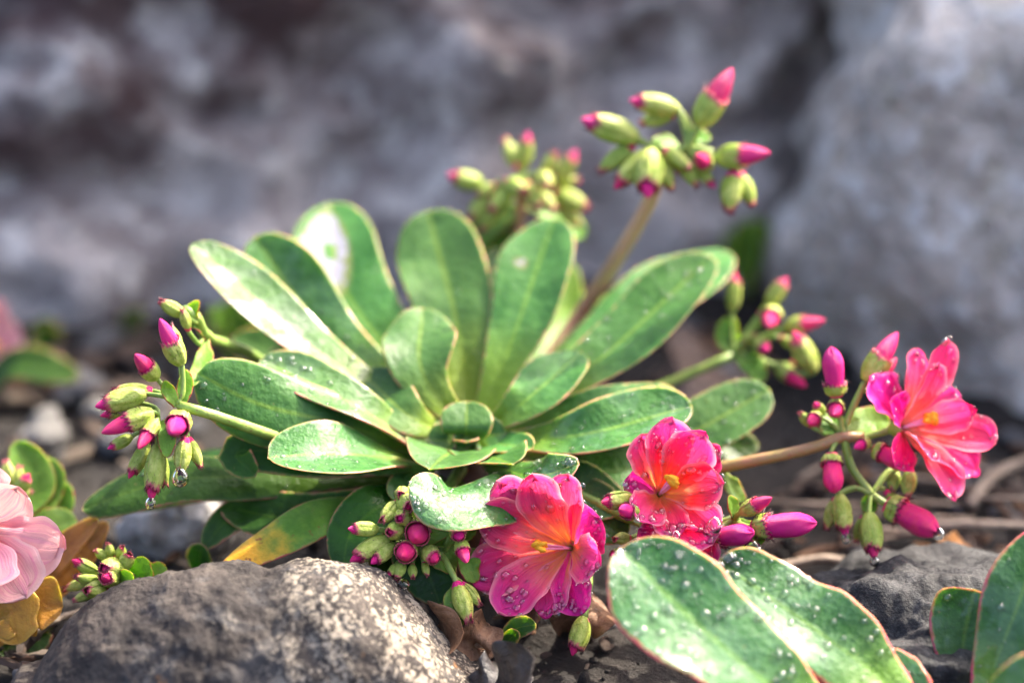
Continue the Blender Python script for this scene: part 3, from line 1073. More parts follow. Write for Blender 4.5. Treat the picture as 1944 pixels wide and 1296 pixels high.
leaf(A, [cb(70, 70, -.004), (1090, 950, .020), (1190, 1020, .018)], 13, H=np.array((0.1, -0.7, .6)), mat='leaf_dark', cup=.1, dew=50, dewr=(.15, .6))
leaf(A, [cb(80, 30, .01), (1200, 860, .045), (1390, 870, .046)], 11, H=np.array((0.1, -0.6, .75)), mat='leaf_dark', cup=.1)
leaf(A, [cb(-60, 10, .02), (600, 740, .06), (520, 660, .068)], 13, k=.4, mat='leaf_dark')
leaf(A, [cb(-50, 0, .02), (640, 720, .07), (440, 640, .08)], 15, k=.4, mat='leaf_dark')
leaf(A, [cb(-60, 45, -.01), (470, 855, .018), (485, 905, .016)], 10, H=np.array((0, -0.9, .4)), mat='leaf_dark')
leaf(A, [cb(60, -20, .02), (1080, 640, .085), (1140, 545, .095)], 9, k=.6, mat='bract')
leaf(A, [cb(60, -20, .02), (1050, 640, .085), (1085, 500, .098)], 10, k=.6, mat='bract')

# ---- flowering stems
stem(A, [P(*cb(-50, 30)), P(600, 850, .022), P(470, 810, .008), P(397, 785, .001), P(340, 770, .0)], 1.5, 1.1, 'stem_green')
stem(A, [P(*cb(-50, 0, .01)), P(590, 745, .055), P(470, 668, .042), P(394, 640, .026), P(372, 600, .018), P(350, 588, .015)], 1.3, 1.2, 'stem_green')
stem(A, [P(*cb(-10, 40, -.004)), P(850, 930, .016), P(815, 985, .010), P(790, 1030, .007)], 1.5, 1.2, 'stem_green')
stem(A, [P(*cb(60, 40, -.004)), P(1080, 930, .022), P(1200, 985, .018), P(1300, 1010, .016), P(1395, 985, .010)], 1.4, 1.1, 'stem_green')
stem(A, [P(*cb(80, 30)), P(1130, 915, .034), P(1260, 908, .028), P(1373, 886, .023), P(1535, 852, .020), P(1610, 825, .020), P(1640, 830, .020)], 1.7, 1.2, 'stem_red')
stem(A, [P(*cb(70, 0, .01)), P(1130, 790, .05), P(1245, 738, .062), P(1390, 675, .064)], 1.4, 1.1, 'stem_green')
stem(A, [P(*cb(40, -40, .01)), P(1000, 740, .065), P(1085, 620, .080), P(1161, 508, .074), P(1239, 370, .058), P(1243, 305, .054)], 2.0, 1.7, 'stem_pink')
stem(A, [P(*cb(20, -50, .02)), P(935, 700, .075), P(965, 540, .095), P(987, 420, .090), P(992, 345, .086)], 1.6, 1.3, 'stem_pink')
stem(A, [P(*cb(-60, 70, -.004)), P(640, 985, .022), P(470, 1070, .024), P(330, 1105, .018), P(215, 1105, .014)], 1.3, 1.1, 'stem_green')

# ---- bud cluster A (left)
jA = (336, 768, .0)
jA2 = (300, 795, .0)
bud(A, 'cone', (344, 690, .000), (303, 604, -.003), 1.0, jA, r=.55)
bud(A, 'cone', (296, 716, .000), (256, 672, -.006), 1.15, jA)
bud(A, 'green', (340, 672, .006), (322, 615, .006), 1.0, jA)
bud(A, 'tip', (274, 748, .002), (180, 772, -.001), 1.0, jA)
bud(A, 'green', (290, 742, .004), (212, 742, .004), .95, jA)
bud(A, 'tip', (262, 766, .006), (190, 790, .004), .9, jA2)
bud(A, 'cone', (288, 783, -.002), (192, 822, -.006), .95, jA2)
bud(A, 'cone', (296, 800, -.002), (262, 852, -.008), .95, jA2)
bud(A, 'cone', (347, 792, -.001), (324, 822, -.0085), 1.55, jA)
bud(A, 'green', (352, 830, -.002), (342, 902, -.004), 1.05, (340, 785, 0), drop=1.9)
bud(A, 'green', (358, 830, .001), (382, 888, .0), .85, (340, 785, 0))
bud(A, 'tip', (250, 828, .002), (204, 852, .001), 1.0, jA2)
bud(A, 'tip', (300, 846, -.001), (286, 952, -.003), .85, jA2, drop=1.2)
bud(A, 'tip', (280, 842, .002), (244, 908, .002), .9, jA2)
bud(A, 'green', (300, 850, .003), (315, 925, .003), .8, jA2)
bud(A, 'green', (352, 600, .015), (302, 570, .013), 1.1, (372, 612, .018))
bud(A, 'green', (358, 628, .014), (345, 585, .012), 1.0, (385, 640, .024))
leaf(A, [(392, 645, .025), (385, 690, .018), (362, 735, .010)], 4.2, mat='bract', base=.4, tm=.4, th=.7)
leaf(A, [(390, 640, .025), (365, 600, .018), (378, 570, .016)], 4.5, mat='bract', base=.5, tm=.4, th=.7)
leaf(A, [(345, 770, .001), (352, 730, .002), (351, 700, .003)], 3.6, mat='bract', base=.5, tm=.4, th=.6)
leaf(A, [(335, 770, .0), (318, 740, -.001), (312, 722, -.002)], 3.2, mat='bract', base=.5, tm=.4, th=.6)
leaf(A, [(305, 800, .0), (316, 830, -.003), (318, 868, -.004)], 4.0, mat='bract', base=.5, tm=.4, th=.6)
water_drop(A, P(274, 838, -.003), .0009)

# ---- bud cluster B (centre, in focus)
jB = (795, 1030, .006)
bud(A, 'tip', (716, 1004, .001), (660, 1003, -.002), 1.1, jB, r=.6)
bud(A, 'green', (757, 952, .003), (724, 992, -.001), 1.19, jB)
bud(A, 'green', (770, 945, .004), (776, 966, -.002), 1.61, jB)
bud(A, 'green', (768, 936, .006), (762, 940, .000), 1.42, jB)
bud(A, 'green', (772, 978, .003), (757, 984, -.003), 1.47, jB)
bud(A, 'green', (760, 1003, .003), (738, 1010, -.003), 1.42, jB)
bud(A, 'cone', (796, 1006, .003), (790, 1020, -.0045), 1.75, jB)
bud(A, 'tip', (735, 1022, .002), (664, 1066, -.001), 1.05, jB)
bud(A, 'tip', (746, 1034, .002), (704, 1070, -.002), 1.1, jB)
bud(A, 'cone', (776, 1040, .002), (764, 1055, -.005), 1.6, jB)
bud(A, 'tip', (812, 1044, .002), (828, 1064, -.003), 1.6, jB)
bud(A, 'tip', (868, 1000, .002), (872, 1022, -.003), 1.6, (845, 1035, .006))
bud(A, 'cone', (873, 1028, .001), (886, 1068, -.004), 1.2, (845, 1045, .006))
bud(A, 'green', (764, 1066, .002), (752, 1098, -.001), 1.4, jB)
bud(A, 'tip', (752, 1072, .001), (736, 1095, -.001), 1.2, jB)
bud(A, 'green', (783, 1070, .002), (784, 1098, -.001), 1.1, jB)
bud(A, 'green', (804, 1066, .002), (812, 1094, .0), 1.1, jB)
bud(A, 'green', (866, 1104, .001), (892, 1182, -.002), 1.0, (836, 1052, .004), r=.65)
bud(A, 'green', (876, 1106, .003), (912, 1150, .001), 1.0, (866, 1100, .001))
bud(A, 'tip', (1108, 1172, .005), (1086, 1244, .002), 1.05, (1118, 1090, .010), r=.7)
bud(A, 'green', (1112, 1172, .007), (1104, 1235, .006), .9, (1118, 1090, .010))
leaf(A, [(800, 1030, .007), (835, 985, .008), (860, 955, .008)], 9, mat='bract', base=.5, tm=.45, th=.7)
leaf(A, [(800, 1030, .008), (850, 1010, .010), (905, 1000, .012)], 8, mat='bract', base=.5, tm=.45, th=.7)
leaf(A, [(800, 1035, .007), (840, 1050, .008), (868, 1075, .010)], 9, mat='bract', base=.5, tm=.45, th=.7)
leaf(A, [(795, 1030, .008), (770, 1000, .010), (790, 955, .012)], 8, mat='bract', base=.5, tm=.45, th=.7)
leaf(A, [(868, 1108, .002), (862, 1150, .0), (874, 1190, .001)], 4.5, mat='bract', base=.5, tm=.4, th=.7)
leaf(A, [(895, 1040, .008), (890, 1075, .006), (905, 1105, .006)], 5, mat='bract', base=.5, tm=.4, th=.7)
water_drop(A, P(764, 1108, -.001), .0017, .7)

# ---- cluster C (right of the coral flower)
jC = (1398, 985, .010)
bud(A, 'cone', (1408, 972, .006), (1466, 944, .001), 1.0, jC, r=.7)
bud(A, 'long', (1428, 1002, .005), (1548, 992, .000), 1.25, jC, r=.8)
bud(A, 'long', (1352, 1022, .006), (1430, 1010, .000), 1.45, jC, r=.7)
bud(A, 'tip', (1200, 946, .006), (1141, 953, .002), 1.15, (1230, 985, .014))
bud(A, 'cone', (1206, 972, .004), (1176, 966, -.001), 1.5, (1230, 985, .014))
bud(A, 'green', (1196, 1020, .008), (1164, 1024, .005), 1.3, (1230, 1000, .014))
bud(A, 'tip', (1180, 1050, .006), (1160, 1055, .002), 1.3, (1230, 1010, .014))
leaf(A, [(1400, 985, .011), (1390, 960, .008), (1382, 942, .006)], 4, mat='bract', base=.5, tm=.4, th=.7)
leaf(A, [(1398, 990, .010), (1425, 1020, .006), (1455, 1022, .004)], 7, mat='bract', base=.5, tm=.45, th=.7)
leaf(A, [(1395, 990, .012), (1390, 1015, .010), (1405, 1030, .008)], 6, mat='bract', base=.5, tm=.45, th=.7)
leaf(A, [(1375, 900, .024), (1400, 940, .022), (1412, 955, .020)], 4, mat='bract', base=.5, tm=.4, th=.7)
leaf(A, [(1290, 905, .03), (1360, 850, .045), (1440, 845, .048)], 9, mat='leaf_dark', H=np.array((0, -.7, .6)), dew=20)
water_drop(A, P(1428, 1038, .002), .0021, .85)
water_drop(A, P(1356, 996, -.001), .0017)
water_drop(A, P(1283, 1016, -.004), .0010)

# ---- cluster D (right)
jD = (1602, 828, .020)
jD2 = (1655, 938, .020)
bud(A, 'long', (1588, 752, .018), (1578, 660, .015), 1.35, jD, r=.6)
bud(A, 'cone', (1644, 722, .022), (1704, 630, .022), 1.0, jD, r=.75)
bud(A, 'cone', (1668, 730, .026), (1702, 678, .026), .9, (1640, 740, .024))
bud(A, 'cone', (1590, 768, .021), (1582, 788, .015), 1.4, jD)
bud(A, 'cone', (1552, 790, .022), (1537, 804, .017), 1.4, jD)
bud(A, 'tip', (1562, 784, .024), (1546, 764, .021), 1.3, jD)
bud(A, 'green', (1540, 808, .024), (1518, 782, .022), 1.2, jD)
bud(A, 'cone', (1648, 838, .020), (1622, 850, .016), 1.2, (1640, 830, .020))
bud(A, 'long', (1578, 862, .018), (1584, 934, .014), 1.6, jD)
bud(A, 'long', (1660, 852, .020), (1720, 882, .015), 1.6, (1640, 832, .020))
bud(A, 'tip', (1594, 940, .018), (1606, 1020, .016), 1.05, jD2, drop=1.1)
bud(A, 'green', (1588, 944, .020), (1568, 1006, .020), .95, jD2)
bud(A, 'tip', (1650, 975, .018), (1660, 1062, .015), 1.15, jD2, drop=1.1)
bud(A, 'green', (1640, 978, .022), (1626, 1030, .022), 1.0, jD2)
bud(A, 'long', (1682, 956, .020), (1782, 1010, .016), 1.5, jD2, drop=1.3, r=.8)
bud(A, 'green', (1728, 890, .022), (1722, 945, .02), 1.2, jD2)
bud(A, 'green', (1700, 890, .024), (1692, 935, .022), 1.2, jD2)
bud(A, 'green', (1680, 930, .022), (1715, 970, .022), 1.0, jD2)
stem(A, [P(1602, 828, .020), P(1616, 885, .021), P(1655, 938, .020)], 1.0, .8, 'stem_green')
leaf(A, [(1604, 828, .022), (1650, 800, .026), (1690, 800, .026)], 8, mat='bract', base=.5, tm=.45, th=.7)
leaf(A, [(1602, 828, .022), (1580, 810, .024), (1560, 790, .026)], 6, mat='bract', base=.5, tm=.45, th=.7)
leaf(A, [(1655, 938, .021), (1650, 960, .022), (1655, 975, .02)], 4, mat='bract', base=.5, tm=.45, th=.7)

# ---- cluster E (behind, right)
jE = (1395, 672, .064)
bud(A, 'tip', (1458, 580, .064), (1495, 526, .062), 1.15, jE)
bud(A, 'cone', (1468, 590, .062), (1458, 620, .054), 1.3, jE)
bud(A, 'cone', (1492, 622, .062), (1566, 608, .058), 1.0, jE, r=.7)
bud(A, 'tip', (1545, 702, .058), (1505, 628, .056), 1.1, (1470, 690, .060), r=.7)
bud(A, 'cone', (1474, 696, .062), (1530, 734, .058), 1.1, jE, r=.7)
bud(A, 'tip', (1436, 650, .062), (1456, 664, .056), 1.4, jE)
bud(A, 'green', (1412, 650, .062), (1434, 632, .060), 1.2, jE)
bud(A, 'tip', (1390, 590, .066), (1396, 516, .066), .9, jE)
bud(A, 'green', (1480, 640, .066), (1520, 662, .064), 1.0, jE)
bud(A, 'green', (1440, 600, .066), (1474, 566, .066), .9, jE)
bud(A, 'green', (1500, 690, .064), (1540, 668, .066), .9, jE)
leaf(A, [(1395, 672, .065), (1380, 640, .066), (1390, 600, .066)], 6, mat='bract', base=.5, tm=.45, th=.7)
leaf(A, [(1395, 672, .065), (1425, 690, .062), (1450, 725, .060)], 6, mat='bract', base=.5, tm=.45, th=.7)

# ---- cluster F (tall, right of centre)
jF = (1243, 292, .054)
bud(A, 'cone', (1328, 238, .050), (1390, 130, .048), 1.05, (1305, 285, .052), r=.8)
bud(A, 'cone', (1362, 300, .050), (1462, 290, .045), 1.1, (1305, 285, .052), r=.8)
bud(A, 'tip', (1208, 262, .052), (1102, 226, .050), 1.0, jF, r=.7)
bud(A, 'tip', (1286, 208, .052), (1194, 190, .050), .95, (1305, 275, .052), r=.6)
bud(A, 'green', (1282, 214, .054), (1214, 236, .054), .95, (1305, 275, .052))
bud(A, 'cone', (1346, 318, .050), (1322, 294, .043), 1.2, (1305, 292, .052))
bud(A, 'tip', (1236, 288, .048), (1229, 376, .043), 1.3, jF)
bud(A, 'tip', (1226, 290, .050), (1166, 360, .048), .95, jF)
bud(A, 'green', (1204, 274, .054), (1136, 326, .054), .9, jF)
bud(A, 'green', (1246, 296, .050), (1276, 362, .049), 1.0, jF)
bud(A, 'green', (1262, 284, .050), (1312, 322, .047), .95, jF)
bud(A, 'green', (1290, 300, .052), (1326, 356, .050), .95, jF)
bud(A, 'tip', (1320, 310, .052), (1358, 358, .050), .9, (1305, 292, .052))
bud(A, 'green', (1392, 326, .050), (1384, 404, .047), 1.2, (1350, 300, .052), r=.7)
bud(A, 'green', (1404, 328, .052), (1428, 392, .051), 1.1, (1350, 300, .052))
bud(A, 'green', (1270, 282, .056), (1292, 330, .056), 1.2, jF)
stem(A, [P(1243, 300, .054), P(1280, 290, .053), P(1310, 282, .052), P(1352, 290, .051)], 1.1, .9, 'stem_green')
stem(A, [P(1305, 285, .052), P(1302, 250, .052), P(1290, 214, .052)], .9, .7, 'stem_green')
leaf(A, [(1305, 285, .053), (1318, 262, .054), (1350, 262, .054)], 5, mat='bract', base=.5, tm=.45, th=.7)
leaf(A, [(1243, 296, .055), (1262, 275, .056), (1285, 270, .058)], 6, mat='bract', base=.5, tm=.45, th=.7)

# ---- cluster G (behind the rosette)
jG = (992, 350, .086)
for kk, b_, t_, ft in [('tip', (915, 350, .086), (848, 332, .084), 1.2), ('tip', (994, 318, .086), (1002, 250, .084), 1.0), ('tip', (1060, 350, .086), (1094, 284, .084), 1.0),
                       ('green', (984, 322, .086), (958, 262, .088), 1.0), ('green', (1030, 340, .086), (1054, 288, .084), 1.2), ('green', (1000, 350, .084), (1022, 396, .078), 1.2),
                       ('green', (975, 355, .084), (930, 400, .080), 1.1), ('green', (1050, 365, .086), (1118, 395, .084), 1.2), ('green', (935, 370, .086), (888, 420, .084), 1.2),
                       ('green', (1020, 360, .084), (1052, 402, .080), 1.2), ('green', (1050, 350, .088), (1100, 340, .088), 1.1), ('green', (950, 380, .086), (912, 440, .084), 1.1), ('green', (960, 345, .082), (1000, 365, .076), 1.2),
                       ('green', (1030, 330, .082), (1040, 356, .076), 1.3), ('green', (1060, 390, .086), (1100, 430, .086), 1.1), ('green', (940, 350, .084), (905, 372, .082), 1.1)]:
    bud(A, kk, b_, t_, ft, jG, r=.7)
leaf(A, [(990, 400, .09), (940, 420, .092), (900, 460, .094)], 9, mat='bract', base=.5, tm=.45)
leaf(A, [(985, 430, .092), (950, 460, .094), (925, 505, .094)], 8, mat='bract', base=.5, tm=.45)
leaf(A, [(992, 380, .09), (1060, 410, .092), (1110, 450, .094)], 9, mat='bract', base=.5, tm=.45)

# ---- cluster H (left, behind the stone)
jH = (215, 1108, .014)
for kk, b_, t_, ft in [('green', (226, 1082, .010), (194, 1078, .003), 1.6), ('green', (205, 1062, .012), (180, 1042, .010), 1.25), ('green', (214, 1058, .012), (203, 1030, .010), 1.25),
                       ('green', (228, 1060, .012), (232, 1036, .009), 1.3), ('green', (234, 1078, .010), (246, 1050, .006), 1.35), ('tip', (184, 1086, .010), (136, 1062, .006), 1.0),
                       ('green', (190, 1102, .010), (142, 1094, .006), 1.05), ('green', (200, 1116, .008), (162, 1122, .002), 1.3), ('green', (184, 1120, .010), (138, 1140, .008), .95),
                       ('green', (190, 1096, .012), (120, 1118, .012), .8), ('tip', (206, 1136, .006), (146, 1178, .003), 1.0), ('tip', (216, 1098, .008), (196, 1094, .002), 1.5)]:
    bud(A, kk, b_, t_, ft, jH)
leaf(A, [(222, 1110, .013), (262, 1090, .010), (272, 1055, .008)], 7, mat='bract', base=.5, tm=.4, th=.7, k=.9, scall=.08)
leaf(A, [(222, 1112, .013), (280, 1098, .012), (314, 1072, .012)], 7, mat='bract', base=.5, tm=.5, th=.7, k=.9, scall=.08)
leaf(A, [(215, 1112, .012), (255, 1120, .010), (290, 1112, .010)], 7, mat='bract', base=.5, tm=.4, th=.7, k=.9, scall=.08)
leaf(A, [(210, 1112, .012), (235, 1100, .006), (252, 1088, .004)], 6, mat='bract', base=.5, tm=.4, th=.7, k=.9, scall=.08)

# ---- open flowers
flower(A, (1084, 1040, .008), (-.62, .08, -.78), [
    (912, 1040, 3, 10, .03, 1), (896, 1096, -2, 11.5, .06, 0), (948, 1160, -5, 10.5, .08, 0), (1036, 1172, -7, 9.5, .10, 0), (1104, 1164, -8, 9, .10, 1),
    (1140, 1072, -14, 10.5, .06, 0), (1140, 985, -7, 12, .06, 1), (1078, 902, -7, 9.5, .08, 0), (1012, 902, -6, 10.5, .08, 0), (945, 916, -4, 11, .06, 0), (914, 972, -2, 11, .05, 0)],
    ['petal', 'petal_violet'], Lst=8.5, stalk=[(1010, 930, .024), (1100, 985, .022)], dew=44, dewmax=1.0, stdir=(-.80, .06, -.55))
flower(A, (1252, 938, .010), (.12, .22, -.92), [
    (1184, 920, -3, 9, .05, 1), (1218, 826, -6, 9, .06, 0), (1276, 794, -5, 10, .06, 0), (1364, 848, -3, 9, .05, 1), (1338, 822, -6, 11, .06, 0), (1372, 918, -8, 10, .10, 0),
    (1352, 1030, -8, 12, .08, 0), (1282, 1018, -10, 8, .06, 0), (1210, 986, -9, 9, .08, 0)],
    ['petal_red', 'petal_violet'], Lst=7, stalk=[(1230, 985, .018)], dew=40, dewmax=.9, stdir=(.35, .45, -.8))
flower(A, (1285, 1028, .008), (.35, -.35, -.85), [
    (1214, 1004, -3, 9, .05, 1), (1346, 1092, -6, 12, .08, 0), (1350, 1020, -5, 10, .06, 0), (1270, 1100, -7, 11, .08, 0), (1225, 1060, -6, 10, .08, 0), (1290, 970, -2, 10, .05, 0)],
    ['petal_red', 'petal_violet'], Lst=5, stalk=[(1230, 1000, .018)], dew=16, stdir=(.45, -.25, -.8))
flower(A, (1712, 812, .020), (.80, .18, -.56), [
    (1652, 716, -2, 11, .05, 1), (1742, 664, 2, 9, .06, 0), (1800, 648, -1, 9, .05, 0), (1822, 752, 3, 9, .05, 0), (1782, 690, -5, 8, .05, 0), (1852, 778, -6, 7.5, .05, 0), (1858, 898, 3, 10, .05, 1), (1890, 830, -3, 9, .05, 0),
    (1812, 948, -4, 10, .08, 0), (1768, 872, -11, 8, .08, 0), (1700, 886, -7, 8.5, .06, 1), (1690, 760, -8, 8.5, .06, 1)],
    ['petal_salmon', 'petal_violet'], Lst=7, stalk=[(1640, 830, .022)], wscale=1.0, face=.2, dew=16, dewmax=.95, stdir=(.85, .30, -.4))

# ================================================================== OTHER PLANTS
b = P(1640, 1470, -.028)
b[2] = 0.0
Bp = thing('leafy_plant', 'dewy waxy leaves with red scalloped edges in front of the coral flowers', 'plant', b)
WR = np.array((b[0], b[1], 0.004))
leaf(Bp, [WR, P(1500, 1330, -.034), P(1330, 1190, -.034), P(1178, 1038, -.026)], 25, H=np.array((0.07, -0.53, 0.81)), world=True, tm=.70, cup=.16, dew=460, dewr=(.12, 1.05), mat='leaf_wax', scall=.022, wave=.14, base=.35, th=1.8)
leaf(Bp, [WR + np.array((.004, .003, 0)), P(1690, 1310, -.026), P(1540, 1190, -.024), P(1362, 1064, -.018)], 20.5, H=np.array((0.07, -0.53, 0.81)), world=True, tm=.62, cup=.18, dew=330, dewr=(.12, 1.0), mat='leaf_wax', scall=.03, wave=.16, base=.4, th=1.8)
leaf(Bp, [WR + np.array((.008, .002, 0)), P(1735, 1340, -.026), P(1712, 1285, -.023), P(1668, 1238, -.020)], 10, H=np.array((-0.10, -0.7, 0.7)), world=True, tm=.55, cup=.1, dew=50, mat='leaf_wax', scall=.03, base=.5)
leaf(Bp, [WR + np.array((.010, -.004, 0)), WR + np.array((.03, -.016, .02)), WR + np.array((.055, -.022, .028))], 20, H=np.array((-0.3, -0.2, 0.95)), world=True, mat='leaf_wax', scall=.02)
leaf(Bp, [WR + np.array((-.004, -.008, 0)), WR + np.array((-.02, -.04, .02)), WR + np.array((-.02, -.065, .026))], 21, H=np.array((0, .2, 1)), world=True, mat='leaf_wax', scall=.02)

b = P(1835, 1420, -.012)
b[2] = 0.0
Cp = thing('leafy_plant', 'upright red-edged green leaves standing in front of the dark stone', 'plant', b)
WR = np.array((b[0], b[1], 0.002))
leaf(Cp, [WR, P(1828, 1290, -.013), P(1830, 1210, -.012), P(1850, 1118, -.012)], 15, H=np.array((-0.1, -0.85, 0.5)), world=True, tm=.80, tip=5, cup=.14, dew=26, dewr=(.15, .9), mat='leaf_wax', base=.45)
leaf(Cp, [WR + np.array((.004, -.004, 0)), P(1880, 1290, -.020), P(1928, 1160, -.020), P(1985, 1000, -.016)], 15, H=np.array((-0.2, -0.85, 0.45)), world=True, tm=.6, cup=.16, dew=30, dewr=(.2, 1.4), mat='leaf_wax', base=.4, th=1.8)
leaf(Cp, [WR + np.array((.006, .0, 0)), P(1960, 1270, -.016), P(2060, 1160, -.012)], 18, H=np.array((-0.3, -0.6, 0.6)), world=True, mat='leaf_wax')

b = P(-70, 1290, .012)
b[2] = 0.0
Dp = thing('flowering_plant', 'plant with pale pink flower and yellowing leaves left of the stone', 'plant', b)
WR = np.array((b[0], b[1], 0.002))
stem(Dp, [WR, P(-60, 1150, .012), P(-40, 1010, .006)], 1.5, 1.1, 'stem_green')
flower(Dp, (-44, 1000, .002), (.55, -.35, -.7), [
    (48, 1132, -6, 14, .10, 0), (122, 1040, -1, 13, .10, 0), (34, 925, -5, 12, .06, 0), (-40, 880, -4, 12, .05, 0), (-110, 930, -6, 13, .06, 0), (-100, 1060, -8, 13, .06, 0), (-20, 1110, -12, 12, .08, 0)],
    ['petal_pale'], dew=0, stamens=5)
jI = (20, 950, .03)
stem(Dp, [WR, P(-30, 1100, .03), P(0, 1000, .032), P(20, 940, .03)], 1.3, .9, 'stem_green')
for kk, b_, t_, ft in [('green', (24, 930, .03), (10, 872, .03), 1.2), ('green', (26, 932, .03), (38, 882, .03), 1.2), ('tip', (30, 940, .028), (56, 898, .026), 1.2), ('green', (16, 945, .03), (-10, 905, .03), 1.1), ('green', (34, 950, .03), (62, 930, .03), 1.2)]:
    bud(Dp, kk, b_, t_, ft, jI)
leaf(Dp, [(10, 1010, .036), (70, 930, .04), (30, 838, .04)], 9, mat='bract', world=False)
leaf(Dp, [(10, 1010, .036), (80, 950, .04), (92, 868, .042)], 9, mat='bract')
leaf(Dp, [(0, 1030, .034), (80, 1010, .034), (146, 985, .036)], 10, mat='bract')
leaf(Dp, [(0, 1030, .034), (90, 990, .04), (122, 912, .042)], 9, mat='bract')
leaf(Dp, [WR, P(20, 1130, .026), P(105, 1060, .026), P(186, 984, .024)], 8.5, world=True, mat='leaf_autumn', H=np.array((-.4, -.7, .6)), wave=.15)
leaf(Dp, [WR, P(30, 1180, .024), P(150, 1060, .030), P(205, 990, .030)], 9, world=True, mat='leaf_autumn', H=np.array((-.4, -.7, .6)), wave=.15)
leaf(Dp, [WR, P(-20, 1200, .012), P(60, 1150, .010), P(120, 1150, .010)], 13, world=True, mat='leaf_autumn', H=np.array((0, -.8, .6)), scall=.10, wave=.2)
leaf(Dp, [WR, P(-20, 1190, .008), P(20, 1160, .006), P(36, 1222, .006)], 12, world=True, mat='leaf_autumn', H=np.array((0, -.9, .4)), scall=.10, wave=.2)
leaf(Dp, [WR, P(20, 1230, .022), P(70, 1170, .026), P(96, 1196, .024)], 12, world=True, mat='leaf_dark', H=np.array((0, -.8, .6)))
leaf(Dp, [WR, P(-40, 1100, .02), P(10, 1060, .024), P(50, 1150, .02)], 13, world=True, mat='leaf_dark', H=np.array((0, -.8, .6)))

# a second pale bloom far behind, at the left edge
b = G(-60, 800)
Ep = thing('flowering_plant', 'out of focus pale pink bloom beside the long boulder', 'plant', b)
WR = np.array((b[0], b[1], 0.0))
top = P(-45, 660, .15)
v, f = tube([WR, (WR + top) / 2, top], .0016, .0012, 10, 8)
link('stem', mesh('stem', v, f), 'stem_green', Ep)
flower(Ep, (-45, 660, .15), (.6, .1, -.7), [(18, 600, -2, 15, .06, 0), (20, 720, -3, 15, .06, 0), (-40, 560, -4, 14, .06, 0), (-50, 760, -4, 14, .06, 0), (-120, 640, -5, 14, .06, 0)], ['petal_pale'], dew=0, stamens=4)
leaf(Ep, [WR, WR + np.array((.012, .0, .015)), WR + np.array((.03, -.004, .014))], 10, world=True, mat='leaf_dark')
leaf(Ep, [WR, WR + np.array((-.012, -.005, .015)), WR + np.array((-.03, -.006, .014))], 10, world=True, mat='leaf_dark')

# seedlings: small tufts at the foot of the boulders
def seedling(px, py, n, h, wd, label, mat='bract', sp=.6):
    b = G(px, py)
    t_ = thing('seedling', label, 'seedling', b)
    for i in range(n):
        a = rng.random() * 6.28
        r = np.array((math.cos(a), math.sin(a) * .6, 0)) * h * sp * rng.random()
        leaf(t_, [b - np.array((0, 0, .001)), b + r * .4 + np.array((0, 0, h * .55)), b + r + np.array((0, 0, h * (.7 + .5 * rng.random())))], wd * (0.7 + .6 * rng.random()), H=np.array((-r[0], -r[1] - .01, .012)), world=True, mat=mat, th=.5, nu=16)
    return t_


seedling(450, 690, 7, .016, 8, 'bright green seedling tuft behind the left bud cluster')
seedling(520, 700, 4, .020, 3, 'thin upright green shoots beside the sunlit rosette leaf', sp=.2)
seedling(1418, 560, 6, .020, 7, 'fresh green tuft at the gap between the two boulders')
seedling(250, 655, 7, .010, 6, 'mossy dark tuft at the foot of the long boulder', 'leaf_dark')
seedling(90, 680, 6, .010, 6, 'small mossy tuft near the pale bloom', 'leaf_dark')
rl = thing('seedling', 'single round dark green seedling leaf behind the stone', 'seedling', G(392, 1140))
b = G(392, 1140)
leaf(rl, [b, b + np.array((-.001, 0, .008)), P(383, 1032, .022)], 6.8, world=True, H=np.array((-.1, -.9, .3)), tm=.65, base=.15, mat='leaf', th=.8)
leaf(rl, [b, b + np.array((.004, 0, .006)), P(428, 1078, .018)], 3, world=True, H=np.array((-.1, -.9, .3)), mat='leaf_autumn', th=.8)
b = G(955, 1245)
sd2 = thing('seedling', 'tiny green seedling under the magenta flower', 'seedling', b)
leaf(sd2, [b, b + np.array((.002, 0, .006)), P(1018, 1184, .008)], 5, world=True, H=np.array((.1, -.8, .5)), mat='leaf', th=.6)
leaf(sd2, [b, b + np.array((.001, -.001, .004)), P(985, 1198, .006)], 4, world=True, H=np.array((.1, -.8, .5)), mat='leaf', th=.6)

# ================================================================== LITTER
def dead_leaf(p, h, ctrl, width, label, mat='dead', **kw):
    o = leaf(None, ctrl, width, world=True, mat=mat, th=.45, name='dead_leaf', **kw)
    return tag(o, label, 'dead leaf')


def gp(px, py, z):
    return G(px, py, z)


dead_leaf(None, 0, [gp(800, 1250, .001), gp(835, 1225, .006), gp(880, 1200, .012)], 13, 'curled rusty brown dead leaf between the stone and the hanging bud', H=np.array((-.5, -.6, .6)), cup=.5, wave=.35, scall=.05)
dead_leaf(None, 0, [gp(880, 1230, .001), gp(905, 1215, .008), gp(925, 1185, .010)], 10, 'pale brown dead leaf with ragged edge under the hanging bud', H=np.array((.3, -.8, .6)), cup=.6, wave=.4, scall=.06)
dead_leaf(None, 0, [gp(940, 1340, .000), gp(980, 1290, .010), gp(1015, 1248, .016)], 16, 'dark wet curled dead leaf with a pale rim beside the stone', mat='dead_grey', H=np.array((-.7, -.4, .6)), cup=.5, wave=.12)
dead_leaf(None, 0, [gp(880, 1330, .000), gp(930, 1290, .006), gp(970, 1270, .005)], 12, 'flat dark wet dead leaf at the foot of the stone', mat='dead_grey', H=np.array((.1, -.4, .8)), cup=.2, wave=.3)
dead_leaf(None, 0, [gp(1070, 1200, .001), gp(1100, 1170, .008), gp(1130, 1130, .010)], 12, 'brown dead leaf in the shade behind the drooping bud', H=np.array((.3, -.8, .6)), cup=.4, wave=.3)
